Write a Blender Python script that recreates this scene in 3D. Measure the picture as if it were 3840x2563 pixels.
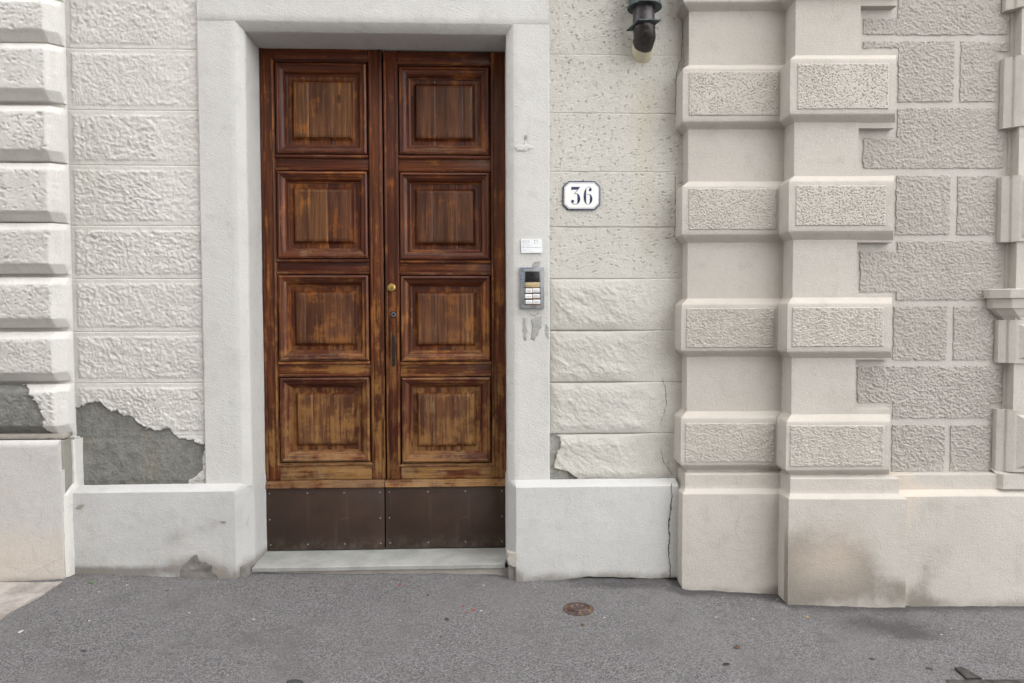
import bpy, bmesh, math, random
import numpy as np

# ---------------------------------------------------------------- scene, camera, sky, sun, exposure
S = bpy.context.scene
for o in list(bpy.data.objects):
    bpy.data.objects.remove(o)
C = S.collection
RAD = math.radians

D, H = 3.5, 1.30                       # camera distance from the wall plane and height (m)
YAW, PITCH, ROLL = -2.05, 2.05, -.17   # degrees
FPX, CX, CY = 2560., 1920., 1281.5     # 24 mm lens in photograph pixels

def cam_axes():
    a, b, c = (RAD(v) for v in (YAW, PITCH, ROLL))
    f = np.array([-math.sin(a)*math.cos(b), math.cos(a)*math.cos(b), -math.sin(b)])
    r = np.array([math.cos(a), math.sin(a), 0.])
    u = np.cross(r, f)
    return r*math.cos(c)+u*math.sin(c), u*math.cos(c)-r*math.sin(c), f
AR, AU, AF = cam_axes()

from mathutils import Matrix, Vector
cam = bpy.data.cameras.new('camera')
cam.lens = 24; cam.sensor_width = 36; cam.clip_start = .05; cam.clip_end = 500
camo = bpy.data.objects.new('camera', cam); C.objects.link(camo)
m = Matrix.Identity(4)
for i in range(3):
    m[i][0], m[i][1], m[i][2] = AR[i], AU[i], -AF[i]
m[0][3], m[1][3], m[2][3] = 0, -D, H
camo.matrix_world = m
S.camera = camo

SUN_EL, SUN_AZ = 76, 115               # azimuth measured clockwise from +Y (into the wall)
w = bpy.data.worlds.new('World'); S.world = w; w.use_nodes = True
nt = w.node_tree
sky = nt.nodes.new('ShaderNodeTexSky'); sky.sky_type = 'NISHITA'; sky.sun_disc = False
sky.sun_elevation = RAD(SUN_EL); sky.sun_rotation = RAD(SUN_AZ)
sky.air_density = 1.0; sky.dust_density = 0.3; sky.ozone_density = 1.0
hs = nt.nodes.new('ShaderNodeHueSaturation'); hs.inputs['Saturation'].default_value = .14   # overcast
nt.links.new(sky.outputs[0], hs.inputs['Color'])
nt.links.new(hs.outputs[0], nt.nodes['Background'].inputs['Color'])
nt.nodes['Background'].inputs['Strength'].default_value = .15
sun = bpy.data.lights.new('sun', 'SUN'); sun.energy = .75; sun.angle = RAD(110); sun.color = (1, .95, .87)
suno = bpy.data.objects.new('sun', sun); C.objects.link(suno)
az, el = RAD(SUN_AZ), RAD(SUN_EL)
tosun = Vector((math.sin(az)*math.cos(el), math.cos(az)*math.cos(el), math.sin(el)))
suno.rotation_euler = tosun.to_track_quat('Z', 'Y').to_euler()
suno.location = tosun*20
S.view_settings.view_transform = 'Standard'; S.view_settings.look = 'None'
S.view_settings.gamma = 1; S.view_settings.exposure = 2.12
S.render.engine = 'CYCLES'

# ---------------------------------------------------------------- helpers: places
class Frame:
    """a facade plane: local x along it, local y into it"""
    def __init__(s, ox, oy, rot):
        s.ox, s.oy, s.rot = ox, oy, RAD(rot)
        s.c, s.s = math.cos(s.rot), math.sin(s.rot)
    def at(s, px, py, yl):
        d = AF + (px-CX)/FPX*AR - (py-CY)/FPX*AU
        o = np.array([0, -D, H])
        def loc(v): return np.array([v[0]*s.c+v[1]*s.s, -v[0]*s.s+v[1]*s.c, v[2]])
        ol = loc(o-np.array([s.ox, s.oy, 0])); dl = loc(d)
        t = (yl-ol[1])/dl[1]
        p = ol+t*dl
        return p[0], p[2]
    def x(s, px, py, yl): return s.at(px, py, yl)[0]
    def z(s, px, py, yl): return s.at(px, py, yl)[1]
    def world(s, xl, yl): return s.ox+xl*s.c-yl*s.s, s.oy+xl*s.s+yl*s.c
    def xa(s, pts, yl): return float(np.mean([s.x(a, b, yl) for a, b in pts]))
    def za(s, pts, yl): return float(np.mean([s.z(a, b, yl) for a, b in pts]))
A = Frame(0, 0, 0)
B = Frame(.935, 0, -2.05)

GX = [-9, -2.4, -2.06, -1.6, -1.28, -.2, .16, .5, .91, 1.0, 1.43, 2.0, 2.6, 9]
GZ = [.12, .024, .038, .013, .003, -.026, -.038, -.03, -.038, -.058, -.080, -.102, -.104, -.28]
def gz(x, y):
    """pavement height"""
    return np.interp(x, GX, GZ) + .012*np.clip(np.asarray(y)+.1, -40, .5)
def ground_at(px, py):
    d = AF + (px-CX)/FPX*AR - (py-CY)/FPX*AU
    z = -.03
    for _ in range(6):
        t = (z-H)/d[2]; x, y = t*d[0], -D+t*d[1]
        z = float(gz(x, y))
    return x, y, z

# ---------------------------------------------------------------- helpers: noise
def _hash(ix, iy, iz, seed):
    h = (ix*374761393 + iy*668265263 + iz*2147483647 + seed*974711) & 0xffffffff
    h = ((h ^ (h >> 13))*1274126177) & 0xffffffff
    h = (h ^ (h >> 16))
    h = (h*2246822519) & 0xffffffff
    return ((h ^ (h >> 15)) & 0xffffff)/float(0xffffff)
def vn(x, y, z=0., seed=0):
    x, y, z = np.broadcast_arrays(np.asarray(x, float), np.asarray(y, float), np.asarray(z, float))
    ix, iy, iz = (np.floor(v).astype(np.int64) for v in (x, y, z))
    fx, fy, fz = x-ix, y-iy, z-iz
    fx, fy, fz = (v*v*(3-2*v) for v in (fx, fy, fz))
    r = 0
    for a in (0, 1):
        wx = fx if a else 1-fx
        for b in (0, 1):
            wy = fy if b else 1-fy
            for c in (0, 1):
                wz = fz if c else 1-fz
                r = r + wx*wy*wz*_hash(ix+a, iy+b, iz+c, seed)
    return r*2-1
def fbm(x, y, z=0., seed=0, oc=4, gain=.5):
    a, f, r, t = 1., 1., 0., 0.
    for i in range(oc):
        r = r + a*vn(np.asarray(x)*f, np.asarray(y)*f, np.asarray(z)*f, seed+i*17); t += a
        a *= gain; f *= 2.03
    return r/t
def sstep(a, b, x):
    t = np.clip((x-a)/(b-a), 0, 1); return t*t*(3-2*t)

# ---------------------------------------------------------------- helpers: materials
class NT:
    def __init__(s, name, rough=.85, spec=.3, metal=0.):
        s.m = bpy.data.materials.new(name); s.m.use_nodes = True
        s.t = s.m.node_tree; s.p = s.t.nodes['Principled BSDF']
        s.p.inputs['Roughness'].default_value = rough
        s.p.inputs['Specular IOR Level'].default_value = spec
        s.p.inputs['Metallic'].default_value = metal
    def n(s, typ, props=None, **ins):
        n = s.t.nodes.new(typ)
        for k, v in (props or {}).items(): setattr(n, k, v)
        for k, v in ins.items():
            s.set(n.inputs[k.replace('_', ' ')], v)
        return n
    def set(s, sock, v):
        if isinstance(v, bpy.types.NodeSocket): s.t.links.new(v, sock)
        elif isinstance(v, (tuple, list)) and len(v) == 3 and sock.type == 'RGBA': sock.default_value = (*v, 1)
        else: sock.default_value = v
    def co(s, scale=(1, 1, 1), rot=(0, 0, 0), rnd=0.):
        tc = s.n('ShaderNodeTexCoord').outputs['Object']
        if rnd:
            oi = s.n('ShaderNodeObjectInfo').outputs['Random']
            ad = s.n('ShaderNodeVectorMath', {'operation': 'ADD'})
            s.set(ad.inputs[0], tc)
            s.set(ad.inputs[1], s.math('MULTIPLY', oi, rnd))
            tc = ad.outputs[0]
        if rot != (0, 0, 0):
            r = s.n('ShaderNodeMapping', Vector=tc, Rotation=rot)
            tc = r.outputs[0]
        if scale != (1, 1, 1):
            mp = s.n('ShaderNodeMapping', Vector=tc, Scale=scale)
            tc = mp.outputs[0]
        return tc
    def noise(s, v, scale, detail=4, rough=.55, dist=0.):
        return s.n('ShaderNodeTexNoise', Vector=v, Scale=scale, Detail=detail, Roughness=rough, Distortion=dist).outputs['Fac']
    def vor(s, v, scale, out='Distance', feature='F1', rnd=1.):
        return s.n('ShaderNodeTexVoronoi', {'feature': feature}, Vector=v, Scale=scale, Randomness=rnd).outputs[out]
    def ramp(s, f, lo, hi, a=0., b=1., smooth=True):
        n = s.n('ShaderNodeMapRange', {'interpolation_type': 'SMOOTHSTEP' if smooth else 'LINEAR'})
        for i, v in enumerate((f, lo, hi, a, b)): s.set(n.inputs[i], v)
        return n.outputs[0]
    def math(s, op, a, b=0., c=None):
        n = s.n('ShaderNodeMath', {'operation': op}); s.set(n.inputs[0], a); s.set(n.inputs[1], b)
        if c is not None: s.set(n.inputs[2], c)
        return n.outputs[0]
    def mix(s, f, a, b, mode='MIX'):
        n = s.n('ShaderNodeMix', {'data_type': 'RGBA', 'blend_type': mode})
        s.set(n.inputs[0], f); s.set(n.inputs[6], a); s.set(n.inputs[7], b)
        return n.outputs[2]
    def attr(s, name): return s.n('ShaderNodeAttribute', {'attribute_name': name}).outputs['Fac']
    def bump(s, h, strength, dist, prev=None):
        b = s.n('ShaderNodeBump', Height=h, Strength=strength, Distance=dist)
        if prev is not None: s.set(b.inputs['Normal'], prev)
        return b.outputs[0]
    def out(s, col, rough=None, normal=None):
        s.set(s.p.inputs['Base Color'], col)
        if rough is not None: s.set(s.p.inputs['Roughness'], rough)
        if normal is not None: s.set(s.p.inputs['Normal'], normal)
        return s.m

def plaster(name, a, b, fine=.5, ripple=0., pink=None, rough=.9, grain=130., grit=None, stone_k=1.):
    g = NT(name, rough=rough, spec=.2)
    co = g.co()
    big = g.noise(co, 2.2, 5, .6)
    med = g.noise(co, 14, 5, .6)
    col = g.mix(g.ramp(big, .35, .68), a, b)
    dk = tuple(v*.86 for v in b)
    col = g.mix(g.math('MULTIPLY', g.ramp(med, .50, .75), .55), col, dk)
    gr = g.noise(co, 230, 3, .7)
    col = g.mix(g.math('MULTIPLY', g.ramp(gr, .52, .70), .30), col, tuple(v*.66 for v in b))
    col = g.mix(g.math('MULTIPLY', g.ramp(gr, .48, .30), .25), col, tuple(min(.9, v*1.18) for v in a))
    sm = g.noise(co, 4.3, 7, .7, .4)
    col = g.mix(g.math('MULTIPLY', g.ramp(sm, .56, .80), .32), col, (.36, .335, .30))
    if pink:
        col = g.mix(g.math('MULTIPLY', g.ramp(g.noise(co, 1.3, 3), .45, .7), .8), col, pink)
    # rain streaks
    st = g.noise(g.co((9, 9, .8)), 2., 4, .6)
    col = g.mix(g.math('MULTIPLY', g.ramp(st, .55, .8), .16), col, (.30, .27, .23))
    # small specks of dirt
    sp = g.vor(co, 55, 'Distance')
    spr = g.noise(co, 6, 2)
    speck = g.math('MULTIPLY', g.ramp(sp, .10, .05), g.ramp(spr, .58, .72))
    col = g.mix(g.math('MULTIPLY', speck, .45), col, (.16, .13, .10))
    # grime, bare cement and bare stone where the mesh says so
    brk = g.noise(co, 9, 6, .65)
    brk2 = g.noise(co, 38, 5, .7)
    sat_ = g.attr('stain')
    sa = g.math('MULTIPLY', sat_, g.math('ADD', g.math('MULTIPLY', brk, 1.9), g.math('MULTIPLY', brk2, .7)))
    stain = g.math('MULTIPLY', g.ramp(sa, .22, 1.25), .80)
    col = g.mix(stain, col, (.175, .152, .125))
    wa = g.math('ADD', g.attr('warm'), g.math('MULTIPLY', g.math('SUBTRACT', brk, .5), .5))
    col = g.mix(g.math('MULTIPLY', g.ramp(wa, .2, 1.1), .55), col, (.60, .515, .425))
    ya = g.attr('yellow')
    col = g.mix(g.math('MULTIPLY', ya, .7), col, (.52, .475, .36))
    pe = g.attr('peel')
    pel = g.ramp(pe, .45, .55)
    sn = g.noise(co, 18, 7, .68); sn2 = g.noise(co, 70, 4, .7)
    kk = lambda *v: tuple(q*stone_k for q in v)
    stone = g.mix(g.ramp(sn, .35, .65), kk(.185, .187, .168), kk(.262, .258, .232))
    stone = g.mix(g.math('MULTIPLY', g.ramp(g.noise(co, 5, 5, .6), .52, .7), .45), stone, kk(.29, .24, .175))
    stone = g.mix(g.math('MULTIPLY', g.ramp(sn2, .5, .8), .5), stone, kk(.33, .32, .29))
    col = g.mix(pel, col, stone)
    f1 = g.noise(co, grain, 6, .66)
    nm = g.bump(f1, fine*1.25, .007)
    nm = g.bump(g.noise(co, 330, 3, .65), .6, .003, nm)
    nm = g.bump(g.noise(co, 24, 4, .5), .22, .012, nm)
    if ripple:
        rp = g.noise(g.co((22, 22, 150), rot=(0, RAD(-24), 0)), 1., 3, .5)
        nm = g.bump(rp, ripple, .004, nm)
    if grit:
        gt = g.noise(co, 88, 8, .78)
        nm = g.bump(gt if grit == 'all' else g.math('MULTIPLY', gt, g.attr('rough')), .5, .0065, nm)
    nm = g.bump(g.math('MULTIPLY', sn2, pel), .9, .008, nm)
    return g.out(col, rough, nm)

M = {}
M['white'] = plaster('white_plaster', (.665, .645, .605), (.625, .602, .558), fine=.5, grit='attr')
M['white_jamb'] = plaster('white_jamb_plaster', (.59, .578, .55), (.555, .542, .512), fine=.5, ripple=.32)
M['white_wall'] = plaster('cream_white_plaster', (.57, .55, .502), (.535, .513, .462), fine=.6, grit='attr', stone_k=1.5)
M['white_base'] = plaster('white_base_plaster', (.54, .532, .515), (.50, .492, .475), fine=.4)
M['left_base'] = plaster('pinkish_base_plaster', (.56, .54, .52), (.555, .525, .495), fine=.35)
M['beige'] = plaster('beige_plaster', (.495, .459, .415), (.458, .423, .38), fine=.45)
M['beige_rough'] = plaster('beige_rough_plaster', (.50, .463, .414), (.465, .428, .38), fine=.35, grain=160, grit='attr')
M['beige_stucco'] = plaster('beige_roughcast', (.43, .398, .362), (.398, .367, .332), fine=.5, grain=170, grit='all')
M['beige_wall'] = plaster('beige_band_plaster', (.49, .461, .422), (.462, .434, .395), fine=.45)

def stone_mat(name, a, b, bump=.6, rough=.75):
    g = NT(name, rough=rough, spec=.3); co = g.co()
    n1 = g.noise(co, 6, 6, .65); n2 = g.noise(co, 60, 5, .7)
    col = g.mix(g.ramp(n1, .35, .65), a, b)
    col = g.mix(g.math('MULTIPLY', g.ramp(n2, .5, .8), .4), col, tuple(v*1.35 for v in b))
    st = g.attr('stain')
    col = g.mix(g.math('MULTIPLY', st, .7), col, (.16, .14, .12))
    return g.out(col, rough, g.bump(n2, bump, .004))
M['grey_stone'] = stone_mat('grey_sandstone', (.17, .17, .15), (.25, .24, .205), .9)
M['step'] = stone_mat('grey_step_stone', (.27, .275, .262), (.36, .36, .335), .25, .6)
M['mortar'] = stone_mat('old_mortar', (.28, .255, .225), (.37, .34, .30), .8, .9)
M['cement'] = stone_mat('grey_cement', (.32, .315, .30), (.41, .40, .38), .8, .9)
M['mortar_dark'] = stone_mat('dark_damp_mortar', (.13, .122, .112), (.23, .212, .19), .9, .9)
M['vein'] = stone_mat('faint_grey_vein', (.40, .385, .37), (.46, .44, .42), .3, .9)
M['slab'] = stone_mat('pinkish_paving_stone', (.22, .195, .175), (.40, .365, .335), .9, .8)
M['joint'] = stone_mat('dusty_joint', (.22, .19, .16), (.30, .265, .225), .8, .95)

def flat(name, col, rough=.6, metal=0., spec=.4, var=.12, scale=20., bump=0.):
    g = NT(name, rough=rough, metal=metal, spec=spec); co = g.co()
    n = g.noise(co, scale, 5, .6)
    c = g.mix(g.ramp(n, .3, .7), tuple(v*(1-var) for v in col), tuple(min(1, v*(1+var)) for v in col))
    r = g.ramp(n, .2, .8, max(.05, rough-.12), min(1, rough+.12))
    return g.out(c, r, g.bump(n, bump, .003) if bump else None)
M['crack'] = flat('crack_dark', (.05, .042, .035), .95)
M['enamel_blue'] = flat('blue_black_enamel', (.022, .032, .075), .25, var=.4, scale=40)
M['enamel_white'] = flat('white_enamel', (.78, .78, .76), .22, var=.03)
M['paper'] = flat('white_plastic', (.75, .76, .77), .45, var=.03)
M['ink'] = flat('dark_ink', (.03, .03, .035), .6)
M['ink_red'] = flat('red_ink', (.55, .06, .10), .6)
M['ink_green'] = flat('green_ink', (.02, .22, .13), .6)
M['ink_grey'] = flat('grey_ink', (.22, .23, .25), .6)
M['alu'] = flat('grey_metal', (.25, .25, .253), .5, .2, var=.18, scale=30)
M['alu_worn'] = flat('worn_blue_metal', (.15, .18, .225), .6, .3, var=.5, scale=160)
M['black_plastic'] = flat('black_plastic', (.012, .012, .014), .35)
M['amber'] = flat('yellowed_plastic', (.40, .31, .17), .4, var=.2, scale=90)
M['amber_dark'] = flat('brown_plastic', (.25, .15, .06), .45, var=.3, scale=90)
M['brass'] = flat('brass', (.52, .36, .12), .32, .9, var=.2, scale=60)
M['iron'] = flat('black_iron', (.022, .021, .022), .45, .3, var=.4, scale=60, bump=.4)
M['screw'] = flat('zinc', (.30, .29, .27), .5, .6)
M['copper'] = flat('old_copper', (.06, .053, .056), .38, .55, var=.5, scale=22)
M['verdigris'] = flat('verdigris', (.055, .072, .072), .55, .2, var=.75, scale=40, bump=.4)
M['tar'] = flat('tar', (.022, .018, .016), .38, var=.5, scale=45, bump=1.)
M['pvc'] = flat('cream_pipe', (.56, .52, .38), .6, var=.1, scale=18)
M['leaf_green'] = flat('green_leaf', (.12, .24, .03), .6)
M['leaf_yellow'] = flat('yellow_leaf', (.42, .32, .10), .7)
M['leaf_brown'] = flat('brown_leaf', (.085, .05, .032), .8, bump=1.)
M['petal'] = flat('red_petal', (.26, .055, .035), .7)
M['pebble'] = flat('white_pebble', (.42, .395, .365), .8, var=.15, scale=60)
M['grit'] = flat('grit', (.30, .27, .24), .9, var=.4, scale=30)
M['steel'] = flat('worn_steel', (.075, .068, .066), .55, .5, var=.5, scale=30, bump=.5)
M['gum'] = flat('dark_gum', (.045, .043, .045), .7)
M['feather'] = flat('black_feather', (.012, .012, .013), .8)

def kick_mat():
    g = NT('brown_painted_sheet', rough=.5, spec=.35); co = g.co()
    n = g.noise(co, 3, 6, .65); f = g.noise(co, 160, 3, .6)
    col = g.mix(g.ramp(n, .35, .7), (.033, .0185, .0125), (.052, .0285, .0185))
    ds = g.ramp(g.noise(g.co((14, 14, 1.2)), 2, 4, .6), .55, .8)
    col = g.mix(g.math('MULTIPLY', ds, .4), col, (.075, .060, .052))
    sp = g.math('MULTIPLY', g.ramp(g.vor(co, 130), .16, .06), g.ramp(g.noise(co, 9, 3), .52, .66))
    col = g.mix(g.math('MULTIPLY', sp, .6), col, (.22, .20, .18))
    zk = g.n('ShaderNodeSeparateXYZ', Vector=co).outputs['Z']
    du = g.math('MULTIPLY', g.ramp(zk, .10, .0), g.ramp(g.noise(co, 22, 6, .7), .35, .7))
    col = g.mix(g.math('MULTIPLY', du, .55), col, (.13, .112, .098))
    sc_ = g.ramp(g.noise(g.co((3, 3, 60), rot=(0, RAD(15), 0)), 1., 3, .6), .68, .74)
    col = g.mix(g.math('MULTIPLY', sc_, .35), col, (.12, .095, .08))
    return g.out(col, g.ramp(n, .3, .7, .42, .62), g.bump(f, .25, .002))
M['kick'] = kick_mat()

def rust_mat():
    g = NT('rusty_cast_iron', rough=.8, metal=.2); co = g.co()
    n = g.noise(co, 30, 6, .65)
    col = g.mix(g.ramp(n, .35, .6), (.062, .044, .040), (.105, .068, .054))
    col = g.mix(g.math('MULTIPLY', g.ramp(g.noise(co, 30, 4), .52, .66), .6), col, (.22, .125, .055))
    return g.out(col, .8, g.bump(n, .6, .003))
M['rust'] = rust_mat()

def wood(name, horiz=False, weather=0., board=False):
    g = NT(name, rough=.42, spec=.3)
    rnd = 7.3
    def sc(across, along):
        return g.co((along, across, across) if horiz else (across, across, along), rnd=rnd)
    base = g.co((1, 1, 1), rnd=rnd)
    fine = g.noise(sc(230, 7), 1., 4, .7)
    mid = g.noise(sc(55, 2.2), 1., 5, .65, .3)
    broad = g.noise(sc(11, 1.6), 1., 4, .6)
    warp = g.noise(sc(5, .9), 1., 3, .5)
    axis = g.n('ShaderNodeSeparateXYZ', Vector=g.co(rnd=rnd)).outputs['Z' if horiz else 'X']
    ringp = g.math('ADD', g.math('MULTIPLY', axis, 520.), g.math('MULTIPLY', warp, 70.))
    ring = g.math('MULTIPLY_ADD', g.math('SINE', ringp), .5, .5)
    ring = g.math('MULTIPLY', ring, g.ramp(g.noise(sc(9, 1.2), 1., 2), .42, .6))
    tone = g.noise(base, 6, 6, .7)
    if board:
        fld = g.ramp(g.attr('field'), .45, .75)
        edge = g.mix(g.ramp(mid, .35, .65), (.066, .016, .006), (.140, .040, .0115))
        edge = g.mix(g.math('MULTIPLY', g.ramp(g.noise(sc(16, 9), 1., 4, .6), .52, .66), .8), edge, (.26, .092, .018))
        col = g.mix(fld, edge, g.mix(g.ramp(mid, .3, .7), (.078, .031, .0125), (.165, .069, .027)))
    else: col = g.mix(g.ramp(mid, .32, .68), (.052, .0118, .0046), (.142, .038, .0112))
    # dark varnish left in broad clouds
    col = g.mix(g.math('MULTIPLY', g.ramp(broad, .45, .66), .62), col, (.036, .0092, .0045))
    col = g.mix(g.math('MULTIPLY', ring, .30), col, (.035, .011, .0045))
    # rubbed-through varnish, bare orange pine, more of it low down on the door
    zz = g.n('ShaderNodeSeparateXYZ', Vector=g.co()).outputs['Z']
    low = g.ramp(g.attr('height'), 1.9, .4, 0., .085, smooth=False)
    wear = g.math('ADD', g.math('ADD', g.math('MULTIPLY', tone, .64), g.math('MULTIPLY', mid, .36)), low)
    col = g.mix(g.math('MULTIPLY', g.ramp(wear, .525, .625), .76), col, g.mix(g.ramp(g.attr('height'), 1.7, .5), (.26, .090, .018), (.235, .118, .038)))
    # greyed bare wood
    gry = g.math('ADD', g.math('ADD', g.math('MULTIPLY', g.noise(g.co((2.6, 2.6, 1.3), rnd=3.1), 3., 6, .72), .65), g.math('MULTIPLY', fine, .35)), g.math('ADD', g.math('MULTIPLY', low, .7), weather))
    col = g.mix(g.math('MULTIPLY', g.ramp(gry, .60, .76), .70), col, (.235, .145, .072))
    # dark open grain
    col = g.mix(g.math('MULTIPLY', g.ramp(fine, .46, .36), .55), col, (.022, .0075, .004))
    # black weathering stains
    bs = g.noise(sc(14, 4), 1., 5, .7)
    col = g.mix(g.math('MULTIPLY', g.ramp(bs, .64, .76), .5), col, (.020, .008, .005))
    # knots
    kn = g.vor(sc(9, 4.2), 1., 'Distance')
    kmask = g.math('MULTIPLY', g.ramp(kn, .13, .07), g.ramp(g.noise(base, 3.1, 1), .50, .56))
    col = g.mix(g.math('MULTIPLY', kmask, .8), col, (.030, .010, .004))
    oi = g.n('ShaderNodeObjectInfo').outputs['Random']
    hsv = g.n('ShaderNodeHueSaturation', Hue=g.ramp(oi, 0, 1, .493, .505, False), Saturation=1.0,
              Value=g.ramp(oi, 0, 1, .80, 1.3, False), Color=col)
    col = hsv.outputs[0]
    rgh = g.ramp(gry, .45, .75, .30, .72)
    nm = g.bump(fine, .35, .002)
    nm = g.bump(mid, .25, .004, nm)
    return g.out(col, rgh, nm)
M['wood_v'] = wood('varnished_pine_upright')
M['wood_h'] = wood('varnished_pine_level', True)
M['wood_hw'] = wood('weathered_pine_level', True, .075)
M['wood_b'] = wood('varnished_pine_board', False, .015, True)
M['wood_ledge'] = wood('weathered_pine_ledge', True, .14)

def asphalt():
    g = NT('asphalt', rough=.9, spec=.25); co = g.co()
    v = g.n('ShaderNodeTexVoronoi', Vector=co, Scale=250.)
    vc = g.n('ShaderNodeSeparateColor', Color=v.outputs['Color']).outputs[0]
    v2 = g.n('ShaderNodeTexVoronoi', Vector=co, Scale=110.)
    vc2 = g.n('ShaderNodeSeparateColor', Color=v2.outputs['Color'])
    big = g.noise(co, 1.6, 5, .6)
    col = g.mix(vc, (.075, .071, .073), (.36, .345, .347))
    col = g.mix(g.math('MULTIPLY', g.ramp(g.noise(co, 95, 4, .75), .48, .62), .38), col, (.13, .124, .126))
    col = g.mix(g.math('MULTIPLY', g.ramp(big, .38, .66), .55), col, (.235, .223, .222))
    col = g.mix(g.math('MULTIPLY', g.ramp(g.noise(co, 3.4, 6, .7), .50, .72), .55), col, (.135, .126, .125))
    wh = g.math('MULTIPLY', g.ramp(vc2.outputs[0], .985, .989), g.ramp(v2.outputs['Distance'], .34, .22))
    col = g.mix(g.math('MULTIPLY', wh, .6), col, (.50, .48, .46))
    st = g.math('ADD', g.attr('stain'), g.math('MULTIPLY', g.math('SUBTRACT', g.noise(co, 12, 6, .7), .5), .8))
    col = g.mix(g.math('MULTIPLY', g.ramp(st, .2, .9), .75), col, (.070, .065, .064))
    du = g.math('ADD', g.attr('dust'), g.math('MULTIPLY', g.math('SUBTRACT', g.noise(co, 30, 6, .7), .5), .9))
    col = g.mix(g.math('MULTIPLY', g.ramp(du, .3, 1.), .6), col, (.25, .215, .18))
    hgt = g.math('ADD', g.math('MULTIPLY', v.outputs['Distance'], -1.), g.math('MULTIPLY', g.noise(co, 90, 4, .7), 1.2))
    return g.out(col, .88, g.bump(hgt, 1., .008))
M['asphalt'] = asphalt()

# ---------------------------------------------------------------- helpers: objects
def put(o, parent=None):
    C.objects.link(o)
    if parent is not None: o.parent = parent
    return o
def tag(o, label=None, cat=None, group=None, kind=None):
    for k, v in (('label', label), ('category', cat), ('group', group), ('kind', kind)):
        if v: o[k] = v
    return o
def thing(name, label, cat, loc=(0, 0, 0), rot=0., group=None):
    o = bpy.data.objects.new(name, None); o.empty_display_size = .1
    o.location = loc; o.rotation_euler = (0, 0, rot)
    put(o); return tag(o, label, cat, group)
def mesh_obj(name, V, F, mat, parent=None, sharp=35, attrs=None):
    me = bpy.data.meshes.new(name)
    V = np.asarray(V, float)
    me.from_pydata(V.tolist(), [], [tuple(f) for f in F]); me.update()
    if attrs:
        for k, a in attrs.items():
            at = me.attributes.new(k, 'FLOAT', 'POINT')
            at.data.foreach_set('value', np.asarray(a, np.float32).ravel())
    bm = bmesh.new(); bm.from_mesh(me)
    bmesh.ops.recalc_face_normals(bm, faces=bm.faces); bm.to_mesh(me); bm.free()
    me.polygons.foreach_set('use_smooth', [True]*len(me.polygons))
    if sharp: me.set_sharp_from_angle(angle=RAD(sharp))
    me.materials.append(mat)
    return put(bpy.data.objects.new(name, me), parent)

def jitter(P, amp, seed=0, f=5.):
    if not amp: return P
    P = np.asarray(P, float)
    n = np.stack([fbm(P[:, 0]*f, P[:, 1]*f, P[:, 2]*f, seed+k*5, 3) for k in range(3)], 1)
    n2 = np.stack([vn(P[:, 0]*45, P[:, 1]*45, P[:, 2]*45, seed+90+k) for k in range(3)], 1)
    return P + n*amp + n2*amp*.35

def loft(name, levels, mat, parent=None, step=.03, amp=.0015, seed=0, attrs=None, close=False, caps=(False, False), sharp=35, bottom=None):
    """levels: [(z, [(x,y),...])]; skin through the outlines, cut up finely and made slightly uneven"""
    L = [np.array([(x, y, z) for x, y in o], float) for z, o in levels]
    if close: L = [np.vstack([l, l[:1]]) for l in L]
    k = len(L[0])
    nseg = [max(1, int(math.ceil(max(np.linalg.norm(l[i+1]-l[i]) for l in L)/step))) for i in range(k-1)]
    def res(l):
        out = []
        for i in range(k-1):
            t = np.arange(nseg[i])[:, None]/nseg[i]
            out.append(l[i]*(1-t)+l[i+1]*t)
        out.append(l[-1:])
        return np.vstack(out)
    R = [res(l) for l in L]
    rows = [R[0]]
    for a, b in zip(R, R[1:]):
        n = max(1, int(math.ceil(np.linalg.norm(b-a, axis=1).max()/step)))
        for j in range(1, n+1):
            t = j/n; rows.append(a*(1-t)+b*t)
    m = len(R[0]); nr = len(rows)
    V = np.vstack(rows)
    F = []
    mm = m-1 if close else m
    if close:
        idx = np.arange(nr*m).reshape(nr, m)
        V = V.reshape(nr, m, 3)[:, :-1].reshape(-1, 3)
        nx = lambda i: (i+1) % mm
    else: nx = lambda i: i+1
    for r in range(nr-1):
        for i in range(mm if close else m-1):
            F.append((r*mm+i, r*mm+nx(i), (r+1)*mm+nx(i), (r+1)*mm+i))
    if caps[0]: F.append(tuple(range(mm)))
    if caps[1]: F.append(tuple((nr-1)*mm+i for i in range(mm)))
    V = jitter(V, amp, seed)
    if bottom is not None: V[:mm, 2] = bottom(V[:mm, 0], V[:mm, 1])
    at = {kk: fn(V[:, 0], V[:, 1], V[:, 2]) for kk, fn in (attrs or {}).items()}
    return mesh_obj(name, V, F, mat, parent, sharp, at)

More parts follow.
